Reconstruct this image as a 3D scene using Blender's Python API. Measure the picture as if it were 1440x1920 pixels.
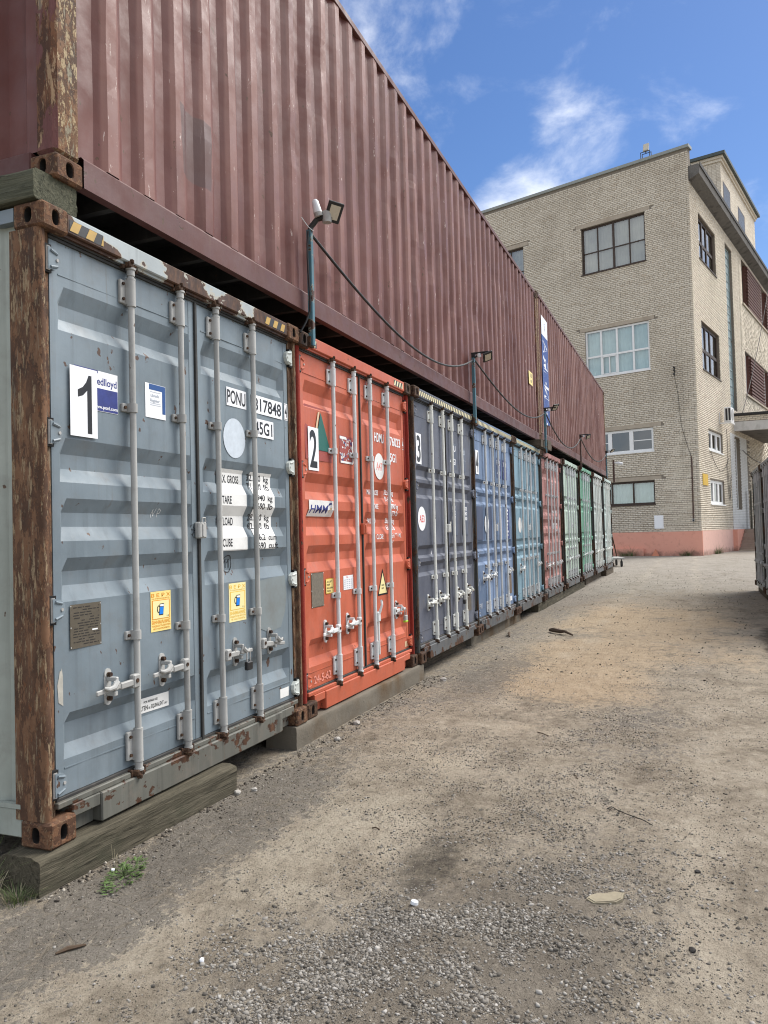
import bpy, bmesh, math, random
import numpy as np
from mathutils import Vector, Matrix
random.seed(7); RNG = np.random.default_rng(7)
for o in list(bpy.data.objects): bpy.data.objects.remove(o)
S = bpy.context.scene
COL = S.collection

# ------------------------------------------------------------------ camera
YAW, PITCH, ROLL = .3793, .0289, -.0261
_f = Vector((math.cos(YAW)*math.cos(PITCH), math.sin(YAW)*math.cos(PITCH), math.sin(PITCH)))
_r = _f.cross(Vector((0, 0, 1))).normalized(); _u = _r.cross(_f)
_r2 = _r*math.cos(ROLL)+_u*math.sin(ROLL); _u2 = -_r*math.sin(ROLL)+_u*math.cos(ROLL)
cd = bpy.data.cameras.new('camera'); cam = bpy.data.objects.new('camera', cd); COL.objects.link(cam)
m = Matrix((_r2, _u2, -_f)).transposed().to_4x4(); m.translation = (-2.628, -2.656, 1.350)
cam.matrix_world = m
cd.sensor_fit = 'VERTICAL'; cd.sensor_height = 36; cd.lens = 36*1452.6/1920
cd.clip_start = .05; cd.clip_end = 1500
S.camera = cam

# ------------------------------------------------------------------ sky, sun, exposure
SUN_AZ, SUN_EL = math.radians(-40), math.radians(50)      # direction towards the sun, from +X counter-clockwise
W = bpy.data.worlds.new('World'); S.world = W; W.use_nodes = True
nt = W.node_tree; nt.nodes.clear()
def wn(t, **k):
    n = nt.nodes.new(t)
    for a, b in k.items(): setattr(n, a, b)
    return n
sky = wn('ShaderNodeTexSky', sky_type='NISHITA', sun_disc=False)
sky.sun_elevation = SUN_EL; sky.sun_rotation = math.radians(90)-SUN_AZ
sky.air_density = 1.0; sky.dust_density = .3; sky.ozone_density = 2.5
hs = wn('ShaderNodeHueSaturation'); hs.inputs['Saturation'].default_value = 1.20; hs.inputs['Hue'].default_value = .508
hs.inputs['Value'].default_value = .78
nt.links.new(sky.outputs[0], hs.inputs['Color'])
tc = wn('ShaderNodeTexCoord')
sep = wn('ShaderNodeSeparateXYZ'); nt.links.new(tc.outputs['Generated'], sep.inputs[0])
def wm(op, a, b=None, c=None, clamp=False):
    n = wn('ShaderNodeMath', operation=op, use_clamp=clamp)
    for i, v in enumerate((a, b, c)):
        if v is None: continue
        if isinstance(v, (int, float)): n.inputs[i].default_value = v
        else: nt.links.new(v, n.inputs[i])
    return n.outputs[0]
zz = wm('ADD', wm('MAXIMUM', sep.outputs[2], 0.0), .12)
cmb = wn('ShaderNodeCombineXYZ')
nt.links.new(wm('DIVIDE', sep.outputs[0], zz), cmb.inputs[0]); nt.links.new(wm('DIVIDE', sep.outputs[1], zz), cmb.inputs[1])
def wnoise(scale, det, rough=.55, off=(0, 0, 0), st=(1, 1, 1), dist=0):
    mp = wn('ShaderNodeMapping'); mp.inputs['Location'].default_value = off; mp.inputs['Scale'].default_value = st
    nt.links.new(tc.outputs['Generated'], mp.inputs[0])
    n = wn('ShaderNodeTexNoise'); n.inputs['Scale'].default_value = scale; n.inputs['Detail'].default_value = det
    n.inputs['Roughness'].default_value = rough; n.inputs['Distortion'].default_value = dist
    nt.links.new(mp.outputs[0], n.inputs[0]); return n.outputs[0]
def blob(d, r0, r1):                               # a bank of cloud standing in one direction of the sky
    v = wn('ShaderNodeVectorMath', operation='DISTANCE'); nt.links.new(tc.outputs['Generated'], v.inputs[0]); v.inputs[1].default_value = Vector(d).normalized()
    mr = wn('ShaderNodeMapRange', interpolation_type='SMOOTHSTEP'); nt.links.new(v.outputs['Value'], mr.inputs[0])
    mr.inputs[1].default_value = r0; mr.inputs[2].default_value = r1; mr.inputs[3].default_value = 1; mr.inputs[4].default_value = 0
    return mr.outputs[0]
fine = wm('ADD', wm('MULTIPLY', wnoise(7.5, 10, .60, (3.1, 1.7, 0), (1, 1, 1.7), dist=.25), 1.25), -.14)
big = wnoise(1.9, 4, .5, (7.3, 2.2, 0), (1, 1, 1.5))
bl = wm('MULTIPLY', blob((.898, .112, .402), .02, .105), .37)
bl = wm('ADD', bl, wm('MULTIPLY', blob((.880, .10, .462), .02, .08), .10))
bl = wm('ADD', bl, wm('MULTIPLY', blob((.893, -.01, .45), .02, .10), .15))
bl = wm('ADD', bl, wm('MULTIPLY', blob((.905, .18, .385), .02, .07), .26))
bl = wm('ADD', bl, wm('MULTIPLY', blob((.765, .24, .60), .03, .20), .36))
bl = wm('ADD', bl, wm('MULTIPLY', blob((.80, -.06, .60), .05, .24), .07))
# broken cloud over most of the sky, with the blue gap ahead of the camera
vd = wn('ShaderNodeVectorMath', operation='DISTANCE'); nt.links.new(tc.outputs['Generated'], vd.inputs[0]); vd.inputs[1].default_value = Vector((.88, .12, .44)).normalized()
mg = wn('ShaderNodeMapRange', interpolation_type='SMOOTHSTEP'); nt.links.new(vd.outputs['Value'], mg.inputs[0]); mg.inputs[1].default_value = .24; mg.inputs[2].default_value = .66; mg.inputs[3].default_value = -.17; mg.inputs[4].default_value = .36
cl = wm('ADD', wm('ADD', wm('ADD', fine, wm('MULTIPLY', wm('SUBTRACT', big, .5), .35)), bl), mg.outputs[0])
mr = wn('ShaderNodeMapRange', interpolation_type='SMOOTHSTEP'); nt.links.new(cl, mr.inputs[0])
mr.inputs[1].default_value = .46; mr.inputs[2].default_value = 1.10
cfac = wm('MULTIPLY', mr.outputs[0], .93)
mix = wn('ShaderNodeMix', data_type='RGBA'); nt.links.new(cfac, mix.inputs[0]); nt.links.new(hs.outputs[0], mix.inputs[6])
mix.inputs[7].default_value = (8.3, 8.45, 8.7, 1)
bg = wn('ShaderNodeBackground'); bg.inputs['Strength'].default_value = .105
nt.links.new(mix.outputs[2], bg.inputs[0])
wo = wn('ShaderNodeOutputWorld'); nt.links.new(bg.outputs[0], wo.inputs[0])

sl = bpy.data.lights.new('sun', 'SUN'); sl.energy = 3.2; sl.angle = math.radians(36); sl.color = (1, .955, .89)
so = bpy.data.objects.new('sun', sl); COL.objects.link(so)
sd = Vector((math.cos(SUN_AZ)*math.cos(SUN_EL), math.sin(SUN_AZ)*math.cos(SUN_EL), math.sin(SUN_EL)))
so.rotation_euler = sd.to_track_quat('Z', 'Y').to_euler(); so.location = (0, -10, 30)
S.view_settings.view_transform = 'Standard'; S.view_settings.look = 'None'
S.view_settings.exposure = 0.74; S.view_settings.gamma = 1.0; S.view_settings.use_curve_mapping = False
S.render.engine = 'CYCLES'; S.cycles.filter_width = 1.1; S.cycles.max_bounces = 6; S.cycles.diffuse_bounces = 3; S.cycles.glossy_bounces = 3; S.cycles.transparent_max_bounces = 8

# ------------------------------------------------------------------ mesh building
class MB:
    """collects faces; build() links them as ONE mesh object"""
    def __init__(s): s.v = []; s.f = []; s.m = []
    def add(s, vs, fs, mi=0):
        o = len(s.v); s.v.extend([tuple(p) for p in vs])
        for f in fs: s.f.append(tuple(i+o for i in f)); s.m.append(mi)
        return s
    def quad(s, a, b, c, d, mi=0): return s.add((a, b, c, d), ((0, 1, 2, 3),), mi)
    def box(s, x0, x1, y0, y1, z0, z1, mi=0, b=0.0, rot=None, at=(0, 0, 0), holes=None):
        if b <= 0 and not holes:
            vs = [(x, y, z) for x in (x0, x1) for y in (y0, y1) for z in (z0, z1)]
            fs = [(0, 1, 3, 2), (4, 6, 7, 5), (0, 4, 5, 1), (2, 3, 7, 6), (0, 2, 6, 4), (1, 5, 7, 3)]
        else:
            vs, fs = chamfer(x0, x1, y0, y1, z0, z1, b, holes); base = len(s.m)
        if rot is not None:
            vs = [tuple(rot @ Vector(p)) for p in vs]
        if at != (0, 0, 0): vs = [(p[0]+at[0], p[1]+at[1], p[2]+at[2]) for p in vs]
        s.add(vs, fs, mi)
        if holes:
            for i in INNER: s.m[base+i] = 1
        return s
    def tube(s, pts, r, n=10, mi=0, caps=True):
        pts = [Vector(p) for p in pts]; rs = r if isinstance(r, (list, tuple)) else [r]*len(pts)
        rings = []; up = None
        for i, p in enumerate(pts):
            d = (pts[min(i+1, len(pts)-1)]-pts[max(i-1, 0)]).normalized()
            if up is None: up = Vector((0, 0, 1)) if abs(d.z) < .9 else Vector((1, 0, 0))
            a = d.cross(up).normalized(); b2 = a.cross(d).normalized(); up = b2
            rings.append([p+(a*math.cos(2*math.pi*k/n)+b2*math.sin(2*math.pi*k/n))*rs[i] for k in range(n)])
        vs = [q for rg in rings for q in rg]; fs = []
        for i in range(len(pts)-1):
            for k in range(n):
                k2 = (k+1) % n; fs.append((i*n+k, (i+1)*n+k, (i+1)*n+k2, i*n+k2))
        if caps: fs.append(tuple(range(n))); fs.append(tuple((len(pts)-1)*n+k for k in reversed(range(n))))
        return s.add(vs, fs, mi)
    def prism(s, poly, z0, z1, mi=0):                # polygon in XY, counter-clockwise, extruded in Z
        n = len(poly); vs = [(x, y, z0) for x, y in poly]+[(x, y, z1) for x, y in poly]
        fs = [(i, (i+1) % n, n+(i+1) % n, n+i) for i in range(n)]
        fs += [tuple(reversed(range(n))), tuple(range(n, 2*n))]
        return s.add(vs, fs, mi)
    def mesh(s, name, mats, smooth=False):
        me = bpy.data.meshes.new(name); me.from_pydata(s.v, [], s.f)
        for mt in mats: me.materials.append(mt)
        if len(mats) > 1: me.polygons.foreach_set('material_index', s.m)
        if smooth:
            me.polygons.foreach_set('use_smooth', [True]*len(s.f))
            try: me.set_sharp_from_angle(angle=math.radians(smooth if smooth is not True else 40))
            except Exception: pass
        me.update(); return me
    def build(s, name, mats, parent=None, smooth=False, loc=(0, 0, 0)):
        if not isinstance(mats, (list, tuple)): mats = [mats]
        return obj(name, s.mesh(name, mats, smooth), parent, loc)

INNER = []                                                  # faces inside the holes of the last chamfered box
def chamfer(x0, x1, y0, y1, z0, z1, b, holes=None):
    INNER.clear(); holes = holes or {}; lo = (x0, y0, z0); hi = (x1, y1, z1)
    vs = []; idx = {}
    for sx in (0, 1):
        for sy in (0, 1):
            for sz in (0, 1):
                sg = (sx, sy, sz)
                for ax in range(3):
                    p = [0, 0, 0]
                    for k in range(3):
                        e = hi[k] if sg[k] else lo[k]
                        p[k] = e if k == ax else (e-b if sg[k] else e+b)
                    idx[(sg, ax)] = len(vs); vs.append(tuple(p))
    fs = []
    cyc = {0: ((0, 0), (1, 0), (1, 1), (0, 1))}[0]
    for ax in range(3):
        a1, a2 = (ax+1) % 3, (ax+2) % 3
        for sd_ in (0, 1):
            loop = []
            for u, v in cyc:
                sg = [0, 0, 0]; sg[ax] = sd_; sg[a1] = u; sg[a2] = v; loop.append(idx[(tuple(sg), ax)])
            if not sd_: loop = loop[::-1]
            h = holes.get((ax, sd_))
            if not h: fs.append(tuple(loop)); continue
            w1, w2, dep, ca, cb = h                    # stadium hole: size along a1, a2, depth, centre offset
            c1 = (lo[a1]+hi[a1])/2+ca; c2 = (lo[a2]+hi[a2])/2+cb; N = 16
            ov = []; rc = []
            L1, H1, L2, H2 = lo[a1]+b, hi[a1]-b, lo[a2]+b, hi[a2]-b
            for k in range(N):
                t = 2*math.pi*(k+.0)/N-math.pi*.75
                ov.append((c1+w1/2*math.copysign(abs(math.cos(t))**.75, math.cos(t)), c2+w2/2*math.copysign(abs(math.sin(t))**.75, math.sin(t))))
                q = k/4; s4 = int(q) % 4; fr = q-int(q)
                rc.append(((L1+(H1-L1)*fr, L2), (H1, L2+(H2-L2)*fr), (H1-(H1-L1)*fr, H2), (L1, H2-(H2-L2)*fr))[s4])
            def P(uv, d):
                p = [0, 0, 0]; p[ax] = (hi[ax]-d if sd_ else lo[ax]+d); p[a1] = uv[0]; p[a2] = uv[1]; return tuple(p)
            o = len(vs)
            vs += [P(q, 0) for q in rc]+[P(q, 0) for q in ov]+[P(q, .006) for q in [((x-c1)*.9+c1, (y-c2)*.93+c2) for x, y in ov]]+[P(((x-c1)*.9+c1, (y-c2)*.93+c2), dep) for x, y in ov]
            for ring in range(3):
                for k in range(N):
                    k2 = (k+1) % N; f = (o+ring*N+k, o+ring*N+k2, o+(ring+1)*N+k2, o+(ring+1)*N+k)
                    fs.append(f if sd_ else f[::-1])
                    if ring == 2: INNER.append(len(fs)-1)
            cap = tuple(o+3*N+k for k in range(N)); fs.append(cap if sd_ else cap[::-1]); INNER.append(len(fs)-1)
    if b > 0:
        for ax in range(3):                            # edges along ax
            a1, a2 = (ax+1) % 3, (ax+2) % 3
            for s1 in (0, 1):
                for s2 in (0, 1):
                    def sg(t):
                        q = [0, 0, 0]; q[ax] = t; q[a1] = s1; q[a2] = s2; return tuple(q)
                    f = (idx[(sg(0), a1)], idx[(sg(1), a1)], idx[(sg(1), a2)], idx[(sg(0), a2)])
                    fs.append(f if s1 == s2 else f[::-1])
        for sx in (0, 1):
            for sy in (0, 1):
                for sz in (0, 1):
                    g = (sx, sy, sz); f = (idx[(g, 0)], idx[(g, 1)], idx[(g, 2)]); fs.append(f if (sx+sy+sz) % 2 else f[::-1])
    return vs, fs

def obj(name, me, parent=None, loc=(0, 0, 0), rot=None):
    o = bpy.data.objects.new(name, me); COL.objects.link(o)
    if parent: o.parent = parent
    o.location = loc
    if rot: o.rotation_euler = rot
    return o
def tag(o, label, cat, group=None, kind=None):
    if label: o['label'] = label
    if cat: o['category'] = cat
    if group: o['group'] = group
    if kind: o['kind'] = kind
    return o
def thing(name, label, cat, loc=(0, 0, 0), rotz=0, group=None):
    o = bpy.data.objects.new(name, None); COL.objects.link(o); o.location = loc; o.rotation_euler = (0, 0, rotz)
    o.empty_display_size = .2
    return tag(o, label, cat, group)
def copy_tree(o, parent=None):
    c = o.copy(); COL.objects.link(c); c.parent = parent
    for ch in list(o.children): copy_tree(ch, c)
    return c

# value noise for shaping meshes
_tab = RNG.random((256, 256))
def vnoise(x, y):
    x = np.asarray(x, float); y = np.asarray(y, float)
    xi = np.floor(x).astype(int); yi = np.floor(y).astype(int); fx = x-xi; fy = y-yi
    fx = fx*fx*(3-2*fx); fy = fy*fy*(3-2*fy)
    g = lambda a, b: _tab[a % 256, b % 256]
    return (g(xi, yi)*(1-fx)+g(xi+1, yi)*fx)*(1-fy)+(g(xi, yi+1)*(1-fx)+g(xi+1, yi+1)*fx)*fy
def fnoise(x, y, o=4):
    r = 0; a = .5
    for k in range(o): r = r+a*vnoise(x*2**k+17*k, y*2**k+31*k); a *= .5
    return r

# ------------------------------------------------------------------ material helpers
class NT:
    def __init__(s, name):
        s.mat = bpy.data.materials.new(name); s.mat.use_nodes = True; s.t = s.mat.node_tree; s.t.nodes.clear()
        s.out = s.n('ShaderNodeOutputMaterial'); s.b = s.n('ShaderNodeBsdfPrincipled'); s.t.links.new(s.b.outputs[0], s.out.inputs[0])
        s.co = s.n('ShaderNodeTexCoord').outputs['Object']
        oi = s.n('ShaderNodeObjectInfo'); s.rand = oi.outputs['Random']
    def n(s, t, **k):
        q = s.t.nodes.new(t)
        for a, b in k.items(): setattr(q, a, b)
        return q
    def l(s, v, sock):
        if isinstance(v, bpy.types.NodeSocket): s.t.links.new(v, sock)
        elif isinstance(v, (tuple, list)) and len(v) == 3 and sock.type == 'RGBA': sock.default_value = (*v, 1)
        else: sock.default_value = v
    def mapv(s, scale=(1, 1, 1), loc=(0, 0, 0), rnd=0.0, vec=None):
        mp = s.n('ShaderNodeMapping'); s.l(vec or s.co, mp.inputs[0]); mp.inputs['Scale'].default_value = scale
        mp.inputs['Location'].default_value = loc
        if rnd:
            v = s.n('ShaderNodeVectorMath', operation='SCALE'); v.inputs[0].default_value = (rnd, rnd*1.7, rnd*.6); s.t.links.new(s.rand, v.inputs['Scale'])
            a = s.n('ShaderNodeVectorMath', operation='ADD'); s.t.links.new(mp.outputs[0], a.inputs[0]); s.t.links.new(v.outputs[0], a.inputs[1]); return a.outputs[0]
        return mp.outputs[0]
    def noise(s, scale, det=4, rough=.55, vec=None, dist=0):
        q = s.n('ShaderNodeTexNoise'); s.l(vec if vec is not None else s.co, q.inputs['Vector']); q.inputs['Scale'].default_value = scale
        q.inputs['Detail'].default_value = min(det, 5); q.inputs['Roughness'].default_value = rough; q.inputs['Distortion'].default_value = dist
        return q.outputs[0]
    def voro(s, scale, vec=None, feature='DISTANCE_TO_EDGE', out='Distance'):
        q = s.n('ShaderNodeTexVoronoi', feature=feature); s.l(vec if vec is not None else s.co, q.inputs['Vector']); q.inputs['Scale'].default_value = scale
        return q.outputs[out]
    def mr(s, v, a, b, c=0., d=1., smooth=True):
        q = s.n('ShaderNodeMapRange', interpolation_type='SMOOTHSTEP' if smooth else 'LINEAR'); s.l(v, q.inputs[0])
        for i, k in enumerate((a, b, c, d)): q.inputs[i+1].default_value = k
        return q.outputs[0]
    def math(s, op, a, b=0.0, clamp=False):
        q = s.n('ShaderNodeMath', operation=op, use_clamp=clamp); s.l(a, q.inputs[0]); s.l(b, q.inputs[1]); return q.outputs[0]
    def mix(s, f, a, b, blend='MIX'):
        q = s.n('ShaderNodeMix', data_type='RGBA', blend_type=blend); s.l(f, q.inputs[0]); s.l(a, q.inputs[6]); s.l(b, q.inputs[7]); return q.outputs[2]
    def ramp(s, f, *st):
        q = s.n('ShaderNodeValToRGB'); s.l(f, q.inputs[0]); e = q.color_ramp.elements
        while len(e) < len(st): e.new(.5)
        for i, (p, c) in enumerate(st): e[i].position = p; e[i].color = (*c, 1)
        return q.outputs[0]
    def sep(s, v=None):
        q = s.n('ShaderNodeSeparateXYZ'); s.l(v or s.co, q.inputs[0]); return q.outputs
    def bump(s, h, strength=.3, dist=.01, prev=None):
        q = s.n('ShaderNodeBump'); q.inputs['Strength'].default_value = strength; q.inputs['Distance'].default_value = dist; s.l(h, q.inputs['Height'])
        if prev is not None: s.l(prev, q.inputs['Normal'])
        return q.outputs[0]
    def done(s, col, rough=.6, nrm=None, metal=0.0, spec=.4):
        s.l(col, s.b.inputs['Base Color']); s.l(rough, s.b.inputs['Roughness']); s.l(metal, s.b.inputs['Metallic']); s.l(spec, s.b.inputs['Specular IOR Level'])
        if nrm is not None: s.l(nrm, s.b.inputs['Normal'])
        return s.mat

RUST_D, RUST_M, RUST_L = (.026, .014, .010), (.066, .032, .019), (.135, .066, .034)
def paint(name, c, rust=.0, outer=0.0, patch=None, runs=.35, dirt=.35, fade=.25, chips=.35, rough=.55, streak=.35, rust_scale=1.6, halo=True, scuff=0.0, scuffc=(.45, .30, .28), rustz=None, spec=.3):
    """weathered sprayed steel: fading, run-off streaks, dust, chips and patches of rust"""
    g = NT(name); v = g.mapv(rnd=37.0)
    lo = tuple(x*(1-.30*fade) for x in c); hi = tuple(min(1, x*(1+.30*fade)+.05*fade) for x in c)
    col = g.mix(g.mr(g.noise(1.3, 5, .6, v), .32, .68), lo, hi)
    sv = g.mapv((9, 9, .35), rnd=37.0)
    st = g.mr(g.noise(1.6, 6, .65, sv), .50, .78)
    col = g.mix(g.math('MULTIPLY', st, streak), col, tuple(x*.45+.01 for x in c))
    st2 = g.mr(g.noise(2.9, 5, .6, sv), .56, .80)
    col = g.mix(g.math('MULTIPLY', st2, streak*.5), col, tuple(min(1, x*1.15+.06) for x in c))
    dn = g.mr(g.noise(5.0, 8, .7, v), .48, .80)
    col = g.mix(g.math('MULTIPLY', dn, dirt), col, (.16, .14, .115))
    sm = g.mr(g.noise(.9, 5, .6, g.mapv((1, 1, .8), (4.2, .3, 1.1), rnd=11.0)), .55, .75)
    col = g.mix(g.math('MULTIPLY', sm, dirt*.55), col, (.10, .09, .08))
    h = g.noise(2.2, 3, .5, v)
    if runs:
        rv = g.mapv((16, 16, .55), (6, 1, 8), rnd=37.0); rm = g.math('MULTIPLY', g.mr(g.noise(1.3, 4, .6, rv), .62, .74), g.mr(g.noise(2.6, 3, .5, v), .45, .62))
        col = g.mix(g.math('MULTIPLY', rm, runs), col, (.13, .085, .055))
        ck = g.mr(g.noise(2.1, 5, .7, g.mapv((1, 1, .6), (1, 5, 2), rnd=51.0)), .52, .66); col = g.mix(g.math('MULTIPLY', ck, runs*.45), col, tuple(min(1, x*1.25+.07) for x in c))
    if outer:
        pn = g.n('ShaderNodeCombineXYZ'); g.l(g.math('FLOOR', g.math('MULTIPLY', g.sep()[0], .89)), pn.inputs[0]); wnz = g.n('ShaderNodeTexWhiteNoise', noise_dimensions='3D'); g.l(pn.outputs[0], wnz.inputs[0])
        col = g.mix(g.math('MULTIPLY', wnz.outputs['Value'], .30), col, tuple(x*.72 for x in c))                                                # the proud corrugations are scraped and chalky
        om = g.mr(g.sep()[1], .018, .028, 1., 0.)
        sc = g.mr(g.noise(1.0, 5, .6, g.mapv((1.1, 1.1, .45), (9, 2, 3))), .36, .62)
        col = g.mix(g.math('MULTIPLY', g.math('MULTIPLY', om, sc), outer), col, scuffc)
        fl = g.mr(g.noise(9., 5, .75, g.mapv((4, 4, .9), (2, 7, 1))), .64, .67)
        col = g.mix(g.math('MULTIPLY', g.math('MULTIPLY', om, fl), outer*1.3), col, (.55, .46, .42))
    if patch:
        (px, pz, rx, rz), pc = patch; X_, Y_, Z_ = g.sep()
        dx = g.math('ABSOLUTE', g.math('DIVIDE', g.math('SUBTRACT', X_, px), rx)); dz = g.math('ABSOLUTE', g.math('DIVIDE', g.math('SUBTRACT', Z_, pz), rz))
        dd = g.math('ADD', g.math('MAXIMUM', dx, dz), g.math('MULTIPLY', g.math('SUBTRACT', g.noise(1.8, 3, .5), .5), .9))
        col = g.mix(g.math('MULTIPLY', g.mr(dd, .97, 1.03, 1., 0.), .85), col, pc)
    if scuff:
        sf = g.mr(g.noise(5.5, 12, .78, g.mapv((2.2, 2.2, .28), (1.3, 4.4, 0), rnd=37.0)), .62, .66)
        col = g.mix(g.math('MULTIPLY', sf, scuff), col, scuffc)
    if chips:
        ch = g.mr(g.noise(17, 3, .5, g.mapv((1, 1, .7), rnd=61.0)), .745-.05*chips, .765-.05*chips)
        col = g.mix(g.math('MULTIPLY', ch, .9), col, g.mix(g.noise(55, 3), RUST_D, RUST_L))
    if rust:
        rn = g.noise(rust_scale, 12, .62, g.mapv((1, 1, 1.35), (2.7, 9.1, .4), rnd=37.0))
        if rustz is not None:                              # runs of rust climb from this height downwards
            rn = g.math('ADD', rn, g.mr(g.sep()[2], rustz[0], rustz[1], rustz[2], 0.))
        th = .72-.34*rust
        rc = g.ramp(g.noise(26, 8, .75, g.mapv((1, 1, .4), rnd=37.0)), (.3, RUST_D), (.52, RUST_M), (.74, RUST_L))
        if halo: col = g.mix(g.math('MULTIPLY', g.mr(rn, th-.035, th), .75), col, tuple(.5*x+.16*k for x, k in zip(c, (1.5, 1.15, .6))))
        m2 = g.mr(rn, th-.004, th+.010); col = g.mix(m2, col, rc)
        h = g.math('SUBTRACT', h, g.math('MULTIPLY', m2, .08))
    rg = g.mr(g.noise(6, 5, .6, v), .3, .7, rough-.10, rough+.16)
    nb = g.bump(h, .25, .02); nb = g.bump(g.noise(90, 3, .6, v), .12, .003, nb)
    return g.done(col, rg, nb, spec=spec)

def rusty(name, tint=(1, 1, 1), pale=.5, vert=.22, paintc=None, pamt=.3):
    """bare corroded steel: dark scale, sharp-edged flakes of red and orange, pale scraped streaks"""
    g = NT(name); t = lambda c: tuple(x*k for x, k in zip(c, tint))
    fv = lambda sc, st, lo: g.mapv((sc, sc, sc*st), lo, rnd=23.0)
    n0 = g.noise(1., 5, .7, fv(7, .7, (0, 0, 0)))
    col = g.ramp(n0, (.30, t((.040, .025, .018))), (.50, t((.085, .048, .032))), (.70, t((.140, .085, .056))))
    m1 = g.mr(g.noise(1., 5, .75, fv(22, vert*1.3, (3, 1, 7))), .505, .535); col = g.mix(g.math('MULTIPLY', m1, .8), col, g.mix(g.noise(40, 3), t((.135, .068, .040)), t((.215, .128, .076))))
    m2 = g.mr(g.noise(1., 5, .78, fv(44, vert*.75, (8, 2, 1))), .575-.04*pale, .60-.04*pale); col = g.mix(g.math('MULTIPLY', m2, min(1, .35+pale*.6)), col, g.mix(g.noise(50, 3), t((.26, .205, .135)), t((.42, .335, .215))))
    m3 = g.mr(g.noise(1., 5, .8, fv(60, vert*1.4, (5, 5, 2))), .60, .63); col = g.mix(g.math('MULTIPLY', m3, .7), col, g.mix(n0, t((.02, .013, .010)), t((.36, .15, .07))))
    m4 = g.mr(g.noise(1., 4, .7, fv(34, vert*.35, (1, 9, 4))), .60, .63); col = g.mix(g.math('MULTIPLY', m4, pale*.75), col, t((.24, .23, .18)))
    if paintc is not None:
        mp_ = g.mr(g.noise(1.1, 5, .7, g.mapv((4, 4, 1.5), (1, 1, 3), rnd=23.0)), .62-.3*pamt, .64-.3*pamt); col = g.mix(g.math('MULTIPLY', mp_, .92), col, paintc)
    nb = g.bump(g.math('ADD', g.math('ADD', m1, g.math('MULTIPLY', m2, -.6)), g.math('MULTIPLY', m3, .5)), .6, .004); nb = g.bump(n0, .5, .012, nb)
    return g.done(col, g.mr(n0, .3, .7, .70, .92), nb, spec=.2)

def plain(name, c, rough=.6, var=.12, scale=14, metal=0., spec=.4, dirt=0.0):
    g = NT(name); v = g.mapv(rnd=19.0)
    col = g.mix(g.noise(scale, 5, .6, v), tuple(x*(1-var) for x in c), tuple(min(1, x*(1+var)) for x in c))
    if dirt: col = g.mix(g.math('MULTIPLY', g.mr(g.noise(4, 8, .7, v), .45, .75), dirt), col, (.13, .11, .09))
    return g.done(col, g.mr(g.noise(scale*.7, 4, .6, v), .3, .7, rough-.08, rough+.1), g.bump(g.noise(scale*5, 3, .6, v), .1, .004), metal, spec)
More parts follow.
